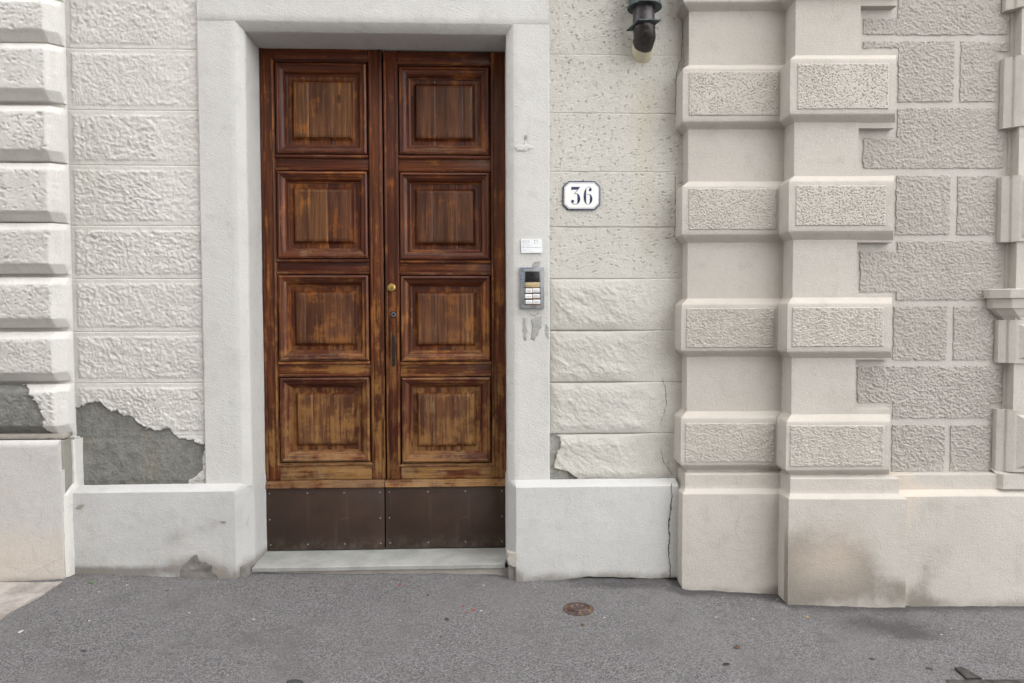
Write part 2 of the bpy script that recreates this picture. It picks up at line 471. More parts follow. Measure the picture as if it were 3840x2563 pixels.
def relief(name, x0, x1, z0, z1, yf, yb, hf, mat, parent=None, res=.006, mask=None, attrs=None, sharp=60, wob=0., seed=0):
    """a slab seen from the front whose face is modelled by the height field hf(X,Z)->towards the viewer"""
    nx = max(2, int(round((x1-x0)/res))); nz = max(2, int(round((z1-z0)/res)))
    xs = np.linspace(x0, x1, nx+1); zs = np.linspace(z0, z1, nz+1)
    X, Z = np.meshgrid(xs, zs)
    Hh = hf(X, Z) if hf is not None else np.zeros_like(X)
    keep = np.ones((nz, nx), bool)
    if mask is not None:
        keep = mask((X[:-1, :-1]+X[1:, 1:])/2, (Z[:-1, :-1]+Z[1:, 1:])/2)
    PX, PZ = X.copy(), Z.copy()
    if wob:
        PX = PX+wob*fbm(X*30, Z*30, seed=seed+3, oc=3); PZ = PZ+wob*fbm(X*30, Z*30, seed=seed+8, oc=3)
    V = np.stack([PX, yf-Hh, PZ], -1).reshape(-1, 3)
    I = np.arange((nx+1)*(nz+1)).reshape(nz+1, nx+1)
    q = np.stack([I[:-1, :-1], I[:-1, 1:], I[1:, 1:], I[1:, :-1]], -1)[keep]
    # skirt round the kept cells
    kp = np.pad(keep, 1)
    E = []
    c = kp[1:-1, 1:-1]
    for nb, (a, b) in ((kp[:-2, 1:-1], ((0, 0), (0, 1))), (kp[2:, 1:-1], ((1, 1), (1, 0))), (kp[1:-1, :-2], ((1, 0), (0, 0))), (kp[1:-1, 2:], ((0, 1), (1, 1)))):
        rr, cc = np.nonzero(c & ~nb)
        E.append(np.stack([I[rr+a[0], cc+a[1]], I[rr+b[0], cc+b[1]]], 1))
    E = np.vstack(E)
    bv = np.unique(E); mp = {int(v): i for i, v in enumerate(bv)}
    n0 = len(V)
    back = V[bv].copy(); back[:, 1] = yb
    V2 = np.vstack([V, back])
    F = q.tolist()+[(int(b), int(a), n0+mp[int(a)], n0+mp[int(b)]) for a, b in E]
    used = np.unique(np.concatenate([q.ravel(), E.ravel(), n0+np.arange(len(bv))]))
    rm = -np.ones(len(V2), int); rm[used] = np.arange(len(used))
    at = {}
    for k, fn in (attrs or {}).items():
        a = fn(X, Z).ravel(); a = np.concatenate([a, a[bv]]); at[k] = a[used]
    return mesh_obj(name, V2[used], [[rm[i] for i in f] for f in F], mat, parent, sharp, at)

def edge_dist(X, Z, x0, x1, z0, z1):
    return np.minimum(np.minimum(X-x0, x1-X), np.minimum(Z-z0, z1-Z))

def dents(X, Z, n, rng, length, width, ang, angj, depth, rim=.25, weight=None, region=None, grid=None):
    """scatter chisel marks; returns a negative-going height field with a small raised lip"""
    Hh = np.zeros_like(X); Lp = np.zeros_like(X)
    x0, x1, z0, z1 = X[0, 0], X[0, -1], Z[0, 0], Z[-1, 0]
    dx, dz = X[0, 1]-X[0, 0], Z[1, 0]-Z[0, 0]
    if region: rx0, rx1, rz0, rz1 = region
    else: rx0, rx1, rz0, rz1 = x0, x1, z0, z1
    pts = []
    if grid:
        for gx in np.arange(rx0, rx1, grid):
            for gzv in np.arange(rz0, rz1, grid):
                pts.append((gx+rng.uniform(-.48, .48)*grid, gzv+rng.uniform(-.48, .48)*grid))
    else:
        pts = [(rng.uniform(rx0, rx1), rng.uniform(rz0, rz1)) for _ in range(n)]
    for cx, cz in pts:
        if weight is not None and rng.random() > weight(cx, cz): continue
        L = length*rng.uniform(.6, 1.4); W = width*rng.uniform(.7, 1.3); a = ang+rng.uniform(-angj, angj); d = depth*rng.uniform(.45, 1.3)
        R = L*1.5
        i0, i1 = int((cx-R-x0)/dx), int((cx+R-x0)/dx)+2
        j0, j1 = int((cz-R-z0)/dz), int((cz+R-z0)/dz)+2
        i0, j0 = max(i0, 0), max(j0, 0); i1, j1 = min(i1, X.shape[1]), min(j1, X.shape[0])
        if i1 <= i0 or j1 <= j0: continue
        px = X[j0:j1, i0:i1]-cx; pz = Z[j0:j1, i0:i1]-cz
        u = px*math.cos(a)+pz*math.sin(a); v = -px*math.sin(a)+pz*math.cos(a)
        e = (u/(L*.5))**2+(v/(W*.5))**2
        g = np.clip(1.15-e, 0, 1)**.8*np.clip(.55+.75*u/L*(1 if rng.random() < .8 else -1), .2, 1)
        lip = rim*np.exp(-((u-L*.25)/(L*.4))**2-((v+W*.75)/(W*.4))**2)
        Hh[j0:j1, i0:i1] = np.minimum(Hh[j0:j1, i0:i1], -d*g)
        Lp[j0:j1, i0:i1] = np.maximum(Lp[j0:j1, i0:i1], d*lip)
    Hh = Hh+np.where(Hh > -depth*.1, Lp, 0)
    return Hh

def text(s, x, z, y, height, mat, parent, width=None, align='LEFT', name='lettering'):
    cu = bpy.data.curves.new('t', 'FONT'); cu.body = s; cu.size = 1.; cu.align_x = align
    cu.resolution_u = 2
    o = bpy.data.objects.new('t', cu); C.objects.link(o)
    dg = bpy.context.evaluated_depsgraph_get()
    me = bpy.data.meshes.new_from_object(o.evaluated_get(dg))
    V = np.array([v.co[:] for v in me.vertices]) if len(me.vertices) else np.zeros((0, 3))
    F = [tuple(p.vertices) for p in me.polygons]
    bpy.data.objects.remove(o); bpy.data.curves.remove(cu); bpy.data.meshes.remove(me)
    if not len(V): return None
    k = height/.73
    kx = k
    if width: kx = width/max(1e-6, V[:, 0].max()-V[:, 0].min())
    P = np.stack([x+V[:, 0]*kx, np.full(len(V), y), z+V[:, 1]*k], 1)
    return mesh_obj(name, P, F, mat, parent, 0)

def box(name, x0, x1, y0, y1, z0, z1, mat, parent=None, bev=.002, amp=0., seed=0, sharp=35):
    bm = bmesh.new(); bmesh.ops.create_cube(bm, size=1.)
    for v in bm.verts:
        v.co = ((x0+x1)/2+v.co.x*(x1-x0), (y0+y1)/2+v.co.y*(y1-y0), (z0+z1)/2+v.co.z*(z1-z0))
    if bev: bmesh.ops.bevel(bm, geom=bm.edges[:], offset=bev, segments=2, affect='EDGES', profile=.5)
    V = [v.co[:] for v in bm.verts]; bm.verts.index_update(); F = [[v.index for v in f.verts] for f in bm.faces]; bm.free()
    if amp: V = jitter(V, amp, seed)
    return mesh_obj(name, V, F, mat, parent, sharp)

def tube(name, path, radii, mat, parent, seg=24, amp=0., seed=0, caps=True, attrs=None):
    P = np.array(path, float); n = len(P)
    T = np.gradient(P, axis=0); T /= np.linalg.norm(T, axis=1)[:, None]
    V = []; side = np.array([1., 0, 0])
    for i in range(n):
        s = side-T[i]*side.dot(T[i]); s /= np.linalg.norm(s); u = np.cross(T[i], s)
        for k in range(seg):
            a = 2*math.pi*k/seg; V.append(P[i]+radii[i]*(math.cos(a)*s+math.sin(a)*u))
    V = np.array(V)
    F = [(i*seg+k, i*seg+(k+1) % seg, (i+1)*seg+(k+1) % seg, (i+1)*seg+k) for i in range(n-1) for k in range(seg)]
    if caps: F += [tuple(range(seg)), tuple((n-1)*seg+k for k in range(seg))]
    if amp:
        c = np.repeat(P, seg, 0); d = V-c
        V = c+d*(1+amp*fbm(V[:, 0]*30, V[:, 1]*30, V[:, 2]*30, seed, 3))[:, None]
    return mesh_obj(name, V, F, mat, parent, 40)

def prism(name, pts, yf, yb, mat, parent, bev=0., axis='y'):
    """polygon in x,z pushed back from yf to yb"""
    n = len(pts)
    V = [(x, yf, z) for x, z in pts]+[(x, yb, z) for x, z in pts]
    F = [tuple(range(n)), tuple(range(2*n-1, n-1, -1))]+[(i, n+i, n+(i+1) % n, (i+1) % n) for i in range(n)]
    return mesh_obj(name, V, F, mat, parent, 30)

def crack(fr, pts, yl, parent, width=.0022, seed=0, mat=None):
    """hairline fissure following photo points on plane yl, as a thin dark sliver of its own"""
    P = np.array([fr.at(a, b, yl) for a, b in pts])
    Q = [P[0]]
    rng = random.Random(seed)
    for a, b in zip(P, P[1:]):
        n = max(2, int(np.linalg.norm(b-a)/.012))
        for i in range(1, n+1):
            q = a+(b-a)*i/n
            if i < n: q = q+np.array([rng.uniform(-1, 1), rng.uniform(-1, 1)])*.0035
            Q.append(q)
    Q = np.array(Q); T = np.gradient(Q, axis=0); T /= np.linalg.norm(T, axis=1)[:, None]+1e-9
    N = np.stack([-T[:, 1], T[:, 0]], 1)
    wv = np.array([width*rng.uniform(.35, 1.2) for _ in Q])*np.sin(np.linspace(.15, math.pi-.15, len(Q)))**.5
    Lf = Q+N*wv[:, None]/2; Rt = Q-N*wv[:, None]/2
    V = [(x, yl, z) for x, z in Lf]+[(x, yl, z) for x, z in Rt]
    n = len(Q)
    F = [(i, i+1, n+i+1, n+i) for i in range(n-1)]
    return mesh_obj('crack', V, F, mat or M['crack'], parent, 0)

def patch(fr, pts, yl, th, mat, parent, name, seed=0, rag=.004, dome=0.):
    """ragged patch of other material, th proud of plane yl, outline from photo points"""
    P = np.array([fr.at(a, b, yl) for a, b in pts]); rng = random.Random(seed)
    Q = []
    for a, b in zip(P, np.roll(P, -1, 0)):
        n = max(1, int(np.linalg.norm(b-a)/.008))
        for i in range(n):
            Q.append(a+(b-a)*i/n+np.array([rng.uniform(-1, 1), rng.uniform(-1, 1)])*rag)
    Q = np.array(Q); c = Q.mean(0); n = len(Q)
    V = []; F = []
    ks = (1., .92, .7, .45, .2)
    for j, k in enumerate(ks):
        for q in Q:
            p = c+(q-c)*k
            y = yl+.001 if j == 0 else yl-th-dome*(1-k*k)+.0015*vn(p[0]*90, p[1]*90, seed=seed)
            V.append((p[0], float(y), p[1]))
    V.append((c[0], yl-th-dome, c[1]))
    for j in range(len(ks)-1):
        for i in range(n):
            F.append((j*n+i, j*n+(i+1) % n, (j+1)*n+(i+1) % n, (j+1)*n+i))
    for i in range(n): F.append(((len(ks)-1)*n+i, (len(ks)-1)*n+(i+1) % n, len(V)-1))
    return mesh_obj(name, V, F, mat, parent, 50)
# ================================================================ ground
def build_ground():
    xs = np.concatenate([-np.geomspace(60, 3.4, 14), np.arange(-3.3, 3.3, .014), np.geomspace(3.4, 60, 14)])
    ys = np.concatenate([-np.geomspace(60, 1.7, 16), np.arange(-1.6, .1, .014), [.3, 1., 4.]])
    X, Y = np.meshgrid(xs, ys)
    Z = gz(X, Y)
    near = (np.abs(X) < 3.6) & (Y > -2)
    n = .004*fbm(X*3, Y*3, seed=4, oc=3)+.0022*fbm(X*38, Y*38, seed=9, oc=2)
    edge = np.exp(-np.clip(-.09-Y, 0, 9)/.05)+.6*(X > .9)*(Y > -.42)
    n = n+edge*(.006*fbm(X*11, Y*11, seed=21, oc=4))
    Z = Z+np.where(near, n, 0)
    def blob(px, py, rx, ry):
        x, y, _ = ground_at(px, py); return np.exp(-((X-x)/rx)**2-((Y-y)/ry)**2)
    stain = .6*blob(3300, 2345, .25, .09)+.5*blob(3450, 2390, .2, .08)+.55*blob(2540, 2215, .06, .05)+.6*blob(2915, 2250, .06, .05)+.5*blob(2330, 2195, .25, .05)
    base_y = np.interp(X, [-9, -2.07, -2.06, -1.28, -1.27, .12, .13, .92, .93, 1.40, 1.43, 2.0, 2.02, 9], [-.155, -.155, -.09, -.09, -.02, -.02, -.09, -.09, -.19, -.205, -.32, -.345, -.32, -.4])
    dd = np.clip(base_y-Y, 0, 9)
    stain += np.exp(-dd/.05)*np.where(X > .9, .75, .45)+.30*np.exp(-dd/.22)*(X > .4)  # darkens the asphalt along the wall bases, fading outwards
    dust = .55*blob(300, 2165, .16, .03)+.5*blob(1050, 2180, .4, .025)+.5*blob(1400, 2185, .4, .02)+.4*blob(2600, 2245, .3, .03)+.35*blob(3500, 2300, .3, .03)
    V = np.stack([X, Y, Z], -1).reshape(-1, 3)
    ny, nx = X.shape; I = np.arange(nx*ny).reshape(ny, nx)
    F = np.stack([I[:-1, :-1], I[:-1, 1:], I[1:, 1:], I[1:, :-1]], -1).reshape(-1, 4).tolist()
    o = mesh_obj('pavement', V, F, M['asphalt'], None, 0, {'stain': stain, 'dust': dust})
    tag(o, 'grey asphalt pavement running along the house fronts', kind='structure')
build_ground()

def gbot(fr, lift=.006, amp=.010, seed=0):
    def f(x, y):
        X, Y = fr.world(np.asarray(x), np.asarray(y))
        return gz(X, Y)+lift*1.3+amp*(1.3*fbm(X*6, Y*6, seed=seed, oc=3)+.8*fbm(X*28, Y*28, seed=seed+4, oc=3))
    return f

# pale stone paving at the far left, edge running out diagonally
def build_slab():
    P = [ground_at(*p) for p in ((-420, 2240), (-420, 2200), (0, 2190), (120, 2188), (238, 2186), (120, 2255), (40, 2300), (0, 2335), (-420, 2620))]
    P = [(x, y, float(gz(x, y))) for x, y, z in P]
    bm = bmesh.new()
    vs = [bm.verts.new((x, y, z+.006)) for x, y, z in P]
    f = bm.faces.new(vs)
    bmesh.ops.triangulate(bm, faces=[f])
    for _ in range(5):
        bmesh.ops.subdivide_edges(bm, edges=[e for e in bm.edges if e.calc_length() > .03], cuts=1)
        bmesh.ops.triangulate(bm, faces=[q for q in bm.faces if len(q.verts) > 4])
    bnd = [e for e in bm.edges if e.is_boundary]
    r = bmesh.ops.extrude_edge_only(bm, edges=bnd)
    low = [g for g in r['geom'] if isinstance(g, bmesh.types.BMVert)]
    for v in low: v.co.z -= .03
    lows = set(low)
    V = []
    for v in bm.verts:
        c = v.co
        dz = 0 if v in lows else .004*float(fbm(c.x*14, c.y*14, seed=5, oc=4))
        V.append((c.x+.006*float(vn(c.x*25, c.y*25, seed=2)), c.y+.006*float(vn(c.x*25, c.y*25, seed=3)), c.z+dz))
    bm.verts.index_update(); F = [[v.index for v in q.verts] for q in bm.faces]; bm.free()
    o = mesh_obj('stone_pavement', V, F, M['slab'], None, 40)
    tag(o, 'worn pinkish stone paving corner beside the asphalt', kind='structure')
build_slab()

# ================================================================ added house across the street, unseen, blocks frontal sky light
def opposite():
    y0 = -7.2
    t = thing('added_street_house', 'plain beige house added unseen across the street to block frontal light', 'house', (-7, y0, 0))
    X0, X1, HT = -8.5, 9.2, 10.2  # extent set by how much sky light the added house blocks
    cols = [(-7.6, -6.4), (-4.3, -3.1), (-.7, .5), (2.9, 4.1), (6.3, 7.5)]
    rows_ = [(.9, 2.7), (4.4, 6.4), (7.6, 9.2)]
    xs = sorted({X0, X1, *[v for c in cols for v in c]}); zs = sorted({-.5, HT, *[v for r in rows_ for v in r]})
    V = []; F = []
    for a, b in zip(xs, xs[1:]):
        for c, d in zip(zs, zs[1:]):
            if (a, b) in cols and (c, d) in rows_:
                k = len(V); V += [(a, 0, c), (b, 0, c), (b, 0, d), (a, 0, d), (a, -.25, c), (b, -.25, c), (b, -.25, d), (a, -.25, d)]
                F += [(k, k+1, k+5, k+4), (k+1, k+2, k+6, k+5), (k+2, k+3, k+7, k+6), (k+3, k, k+4, k+7)]
            else:
                k = len(V); V += [(a, 0, c), (b, 0, c), (b, 0, d), (a, 0, d)]; F.append((k, k+1, k+2, k+3))
    k = len(V); V += [(X0, 0, -.5), (X1, 0, -.5), (X1, 0, HT), (X0, 0, HT), (X0, -9, -.5), (X1, -9, -.5), (X1, -9, HT), (X0, -9, HT)]
    F += [(k, k+4, k+7, k+3), (k+1, k+2, k+6, k+5), (k+4, k+5, k+6, k+7)]
    mesh_obj('wall', V, F, M['beige_wall'], t, 30)
    for a, b in cols:  # windows and sills invented along with the added house
        for c, d in rows_:
            w_ = box('window', a, b, -.25, -.20, c, d, M['wood_v'], t, bev=.01)
            box('pane', a+.08, (a+b)/2-.04, -.21, -.195, c+.08, d-.08, M['black_plastic'], w_, bev=0)
            box('pane', (a+b)/2+.04, b-.08, -.21, -.195, c+.08, d-.08, M['black_plastic'], w_, bev=0)
            box('sill', a-.1, b+.1, -.1, .12, c-.1, c, M['step'], t, bev=.01)
    box('roof', X0-.4, X1+.4, -9.5, .6, HT, HT+.35, M['slab'], t, bev=.02)
opposite()

# ================================================================ house 36
YD = .22                                     # door face
house = thing('white_plastered_house', 'white plastered house with tall brown double door and number 36', 'house')
XJL_o = A.xa([(738, 20), (750, 843), (765, 1649), (771, 1826)], -.03)     # left jamb outer
XJL = A.xa([(879, 110), (892, 843), (905, 1649)], -.03)                    # left jamb front arris
XJR = A.xa([(1925, 500), (1927, 1000), (1931, 1600)], -.03)
XJR_o = A.xa([(2062, 300), (2060, 450), (2061, 1750)], -.03)
ZL = A.za([(900, 78), (1400, 84), (1900, 90)], -.03)                       # lintel lower arris
CH = .036
ZPL = .441                                                                 # plinth arris
XQ = A.xa([(258, 430), (262, 700), (272, 1000), (284, 1400), (290, 1600)], 0)   # left quoin junction
XE = A.xa([(2560, 300), (2555, 900), (2540, 1500)], 0)                     # joint with the next house
TOP = 3.5

# masonry core with the door opening
def core():
    o = .045
    V = []; F = []
    rects = [(-9, XJL+.02, -.3, 9.), (XJR-.02, XE-.004, -.3, 9.), (XJL+.02, XJR-.02, ZL+.02, 9.)]
    for x0, x1, z0, z1 in rects:
        b = len(V)
        for y in (o, o+.5):
            V += [(x0, y, z0), (x1, y, z0), (x1, y, z1), (x0, y, z1)]
        F += [(b, b+1, b+2, b+3), (b+7, b+6, b+5, b+4), (b, b+4, b+5, b+1), (b+1, b+5, b+6, b+2), (b+2, b+6, b+7, b+3), (b+3, b+7, b+4, b)]
    mesh_obj('wall', V, F, M['white'], house, 30)
core()
box('upper_wall', XQ-.5, XE-.004, -.005, .044, TOP, 8.9, M['white'], house, bev=0)
def hall():   # the dark passage behind the leaves
    box('rear_wall', XJL-.05, XJR+.05, .50, .54, -.05, ZL+.1, M['crack'], house, bev=0)
hall()

# ---- coursed blocks between quoin and door
PY = [-330, -60, 186, 416, 622, 848, 1047, 1245, 1437, 1635, 1824]
def left_courses():
    zs = [A.za([(400, p), (620, p)], 0) for p in PY]
    for i in range(len(zs)-1):
        z1, z0 = zs[i], zs[i+1]
        x0, x1 = XQ-.02, XJL_o+.01
        rng = random.Random(100+i)
        ang = RAD([-70, -68, -62, -38, -32, -36, -50, -42, -55, -48][i])
        last = i == len(zs)-2; pre = i == len(zs)-3
        def pe(X, Z):
            if pre:
                ln = np.interp(X, [A.x(p, 1500, 0) for p in (290, 340, 375, 410, 480, 540, 590, 630, 660, 765)],
                               [A.z(500, p, 0) for p in (1530, 1512, 1500, 1540, 1560, 1600, 1610, 1610, 1640, 1650)])
                d = ln-Z
            elif last:
                ln = np.interp(X, [A.x(p, 1700, 0) for p in (290, 640, 665, 700, 768)], [A.z(500, p, 0) for p in (1600, 1600, 1640, 1655, 1660)])
                d = ln-Z
                rt = np.interp(Z, [A.z(700, p, 0) for p in (1824, 1795, 1775, 1755, 1650)], [A.x(p, 1700, 0) for p in (695, 715, 750, 762, 772)])
                d = np.minimum(d, rt-X)
                d = np.minimum(d, X-A.x(300, 1700, 0))
            else: return np.zeros_like(X)
            return np.clip(.5+(d+.016*fbm(X*24, Z*24, seed=31+i, oc=3)+.011*fbm(X*85, Z*85, seed=39+i, oc=3))/.010, 0, 1)
        def hf(X, Z):
            ed = edge_dist(X, Z, x0+.035, x1-.008, z0+.019, z1-.019)
            marg = sstep(0, .014, ed+.006*fbm(X*20, Z*20, seed=i))
            ks, kd, kn_ = rng.uniform(.8, 1.45), rng.uniform(.75, 1.2), rng.uniform(.6, 1.1)
            d = dents(X, Z, int(kn_*(x1-x0)*(z1-z0)/.00017/ks), rng, .023*ks, .0095*ks**.6, ang, rng.uniform(.35, .9), .0058*kd, .40)
            d = d*(.75+.45*fbm(X*5, Z*5, seed=200+i, oc=2))+dents(X, Z, 14, rng, .03, .018, ang, 1., .008, .2)
            fade = 1.
            if i <= 4:
                fade = 1-.62*sstep(.62, .74, (X-x0)/(x1-x0)+.10*fbm(X*5, Z*5, seed=50+i))
            if i == 2: fade = fade*.8
            lum = .0030*fbm(X*22, Z*22, seed=7+i, oc=3)+.0030*fbm(X*75, Z*75, seed=17+i, oc=2, gain=.7)
            h = .004+marg*(fade*(d*.95+.003)+lum)+.0012*fbm(X*60, Z*60, seed=i, oc=2)
            gr = np.minimum(Z-z0, z1-Z)
            h = h-.0016*sstep(.004, .0, gr)
            p = pe(X, Z)
            rough = .004*fbm(X*30, Z*30, seed=70+i, oc=5)
            return np.where(p > .5, -.004+rough-.3*(h-.004)*0, h)
        at = {'peel': pe, 'rough': lambda X, Z: sstep(0, .014, edge_dist(X, Z, x0+.035, x1-.008, z0+.019, z1-.019))*(1-(.6*sstep(.62, .74, (X-x0)/(x1-x0)) if i <= 4 else 0))}
        if 4 <= i <= 7:
            at['warm'] = lambda X, Z: .55*np.exp(-((X-x0-.05)/.12)**2)*(.5+.5*fbm(X*4, Z*4, seed=12))
        relief('stone_block', x0, x1, z0, z1, .0, .046, hf, M['white'], house, res=.0042, attrs=at, seed=i, sharp=80)
left_courses()

# ---- rounded quoin blocks at the far left
QY = [(-420, -215), (-190, -10+0), (-0, 158), (162, 379), (396, 604), (611, 832), (837, 1027), (1041, 1230), (1245, 1431), (1443, 1629)]
QY = QY[:1]+[(-200, -12), (4-14, 158)]+QY[3:]
def quoins():
    YQ = -.13
    xr = XQ+.012
    box('pilaster', -3.6, XQ-.004, -.045, .044, -.06, TOP, M['white'], house, bev=.004)
    for i, (pt, pb) in enumerate(QY):
        z1 = A.z(120, pt, YQ+.03); z0 = A.z(120, pb, YQ+.04)
        rng = random.Random(300+i)
        c = .048
        x0 = -3.1
        pits = i < 6
        def pe(X, Z):
            if i != len(QY)-1: return np.zeros_like(X)
            rt = np.interp(Z, [A.z(100, p, YQ) for p in (1640, 1580, 1540, 1500, 1470, 1445)], [A.x(p, 1540, YQ) for p in (160, 155, 150, 120, 105, 70)])
            return np.clip(.5+(rt-X+.024*fbm(X*26, Z*26, seed=91, oc=4)+.013*fbm(X*85, Z*85, seed=93, oc=3))/.010, 0, 1)
        def hf(X, Z):
            dxr = xr-X; dt = z1-Z; db = Z-z0
            def prof(d, cc):
                t = np.clip(1-d/cc, 0, 1.5); r_ = .12
                return cc*np.where(t < r_, t*t/(2*r_), t-r_/2)
            drop = prof(dt, c*.75)+prof(db, c)+prof(dxr, c*1.05)
            drop = np.minimum(drop, .075)
            ed = np.minimum(np.minimum(dt, db), dxr)
            ins = sstep(.03, .05, ed)
            if pits:
                d = dents(X, Z, 0, rng, .022, .011, RAD(-28), .8, .0085, .3, grid=.021, weight=lambda a, b: .45+.5*float(vn(a*8, b*8, seed=i)))
            else:
                d = dents(X, Z, int(.7*(z1-z0)/.00022), rng, .017, .0095, RAD(-50), .9, .0066, .5)
            d = d*(.8+.5*fbm(X*6, Z*6, seed=220+i, oc=2))+dents(X, Z, 8, rng, .035, .02, RAD(-30), 1., .011, .2)
            h = -drop+ins*(d+.002)+.004*fbm(X*11, Z*11, seed=i+3, oc=4)+.0012*fbm(X*70, Z*70, seed=i, oc=2)
            p = pe(X, Z)
            return np.where(p > .5, h*.5-.012+.006*fbm(X*24, Z*24, seed=5, oc=5)-drop*.5, h)
        relief('quoin_block', x0, xr, z0, z1, YQ, -.03, hf, M['white'], house, res=.0045, attrs={'peel': pe, 'rough': lambda X, Z: sstep(.03, .05, np.minimum(np.minimum(z1-Z, Z-z0), xr-X))*.9}, seed=i, sharp=80)
    # base of the pilaster: plaster skin broken away at its upper right corner over a grey stone core
    YB = -.155
    zt = A.z(100, 1655, YB)
    xb = A.xa([(222, 1800), (236, 2000), (244, 2170)], YB)
    def mk(X, Z):
        rt = np.interp(Z, [A.z(220, p, YB) for p in (2180, 1850, 1830, 1760, 1740, 1650)], [A.x(p, 1750, YB) for p in (260, 260, 233, 224, 222, 214)])
        return X < rt+.006*fbm(X*40, Z*40, seed=77, oc=3)
    relief('pilaster_base', -3.1, xb, -.05, zt, YB, YB+.03,
           lambda X, Z: .0012*fbm(X*6, Z*6, seed=8, oc=3)-.016*np.clip(1-(zt-Z)/.018, 0, 1), M['left_base'], house, res=.012, mask=mk,
           attrs={'stain': lambda X, Z: .75*sstep(.075, .02, Z)+.35*np.exp(-((Z-.12)/.05)**2)*np.exp(-((X+2.3)/.2)**2),
                  'warm': lambda X, Z: .95*sstep(.46, .14, Z)})
    box('stone_core', -3.1, xb-.002, YB+.028, -.03, -.05, zt-.004, M['grey_stone'], house, bev=.006, amp=.003, seed=4)
    # white return beside it
    xw = A.xa([(283, 1800), (284, 1900)], -.05)
    zr = A.z(250, 1835, -.13); lo = [(xb+.001, YB+.012), (xb+.012, YB+.03), (xb+.014, -.07), (xb+.016, .03)]
    hi = [(xb-.004, -.062), (xb+.006, -.062), (xb+.012, -.055), (xb+.016, .03)]
    loft('base_return', [(-.06, lo), (zr-.03, lo), (zr+.012, hi), (A.z(270, 1648, -.06), hi)], M['white'], house, step=.015, amp=.004, seed=9)
    box('base_cap', -3.1, xb-.012, YB+.045, -.03, zt+.001, zt+.026, M['mortar'], house, bev=.006, amp=.004, seed=2)
    crack(A, [(0, 1657), (80, 1654), (160, 1650), (250, 1648)], YB+.043, house, .006, 3)
    for pts in ([(80, 1655), (90, 1690), (115, 1715), (110, 1740)], [(115, 1712), (150, 1725), (170, 1735), (185, 1755), (165, 1785), (145, 1793)],
                [(160, 1915), (152, 1960), (130, 1975)], [(122, 2040), (128, 2080), (138, 2105)], [(100, 2168), (135, 2140), (165, 2125), (205, 2105), (235, 2095)],
                [(165, 2125), (195, 2150), (208, 2172)], [(40, 2128), (75, 2138)]):
        crack(A, pts, YB-.0024, house, .0026, len(pts), M['vein'])
quoins()

# ---- door surround
def surround():
    zb = ZPL+.003
    for side, (xo, xi) in (('l', (XJL_o, XJL)), ('r', (XJR_o, XJR))):
        s = 1 if side == 'l' else -1
        ol = [(xo, .044), (xo, -.026), (xo+s*.005, -.03), (xi-s*.003, -.03), (xi+s*.003, -.027), (xi+s*(CH-.003), .003), (xi+s*CH, .008), (xi+s*CH, YD+.10)]
        at = {}
        if s < 0:
            zi = A.z(2000, 1250, -.03)
            at['stain'] = lambda x, y, z: .25*np.exp(-((z-zi)/.05)**2)
            at['warm'] = lambda x, y, z: .35*np.exp(-((z-A.z(1980, 620, -.03))/.25)**2)
        loft('door_jamb', [(zb, ol), (ZL-.001, ol)], M['white_jamb'], house, step=.03, amp=.0022, seed=5+s, attrs=at)
    # head: profile in y,z carried along x
    x0, x1 = XJL_o+.004, XJR_o-.004
    prof = [(TOP, .044), (TOP, -.0302), (ZL+.003, -.0302), (ZL-.003, -.027), (ZL-CH, .006), (ZL-CH-.002, .012), (ZL-CH-.002, YD+.10)]
    n = 60; xs = np.linspace(x0, x1, n)
    P = []
    for a, b in zip(prof, prof[1:]):
        k = max(1, int(math.hypot(b[0]-a[0], b[1]-a[1])/.03))
        P += [(a[0]+(b[0]-a[0])*i/k, a[1]+(b[1]-a[1])*i/k) for i in range(k)]
    P.append(prof[-1])
    V = jitter(np.array([(x, y, z) for x in xs for z, y in P]), .0022, 3); k = len(P)
    F = [(i*k+j, i*k+j+1, (i+1)*k+j+1, (i+1)*k+j) for i in range(n-1) for j in range(k-1)]
    F += [tuple(range(k)), tuple((n-1)*k+j for j in range(k))]
    mesh_obj('door_lintel', V, F, M['white_jamb'], house, 35)
surround()

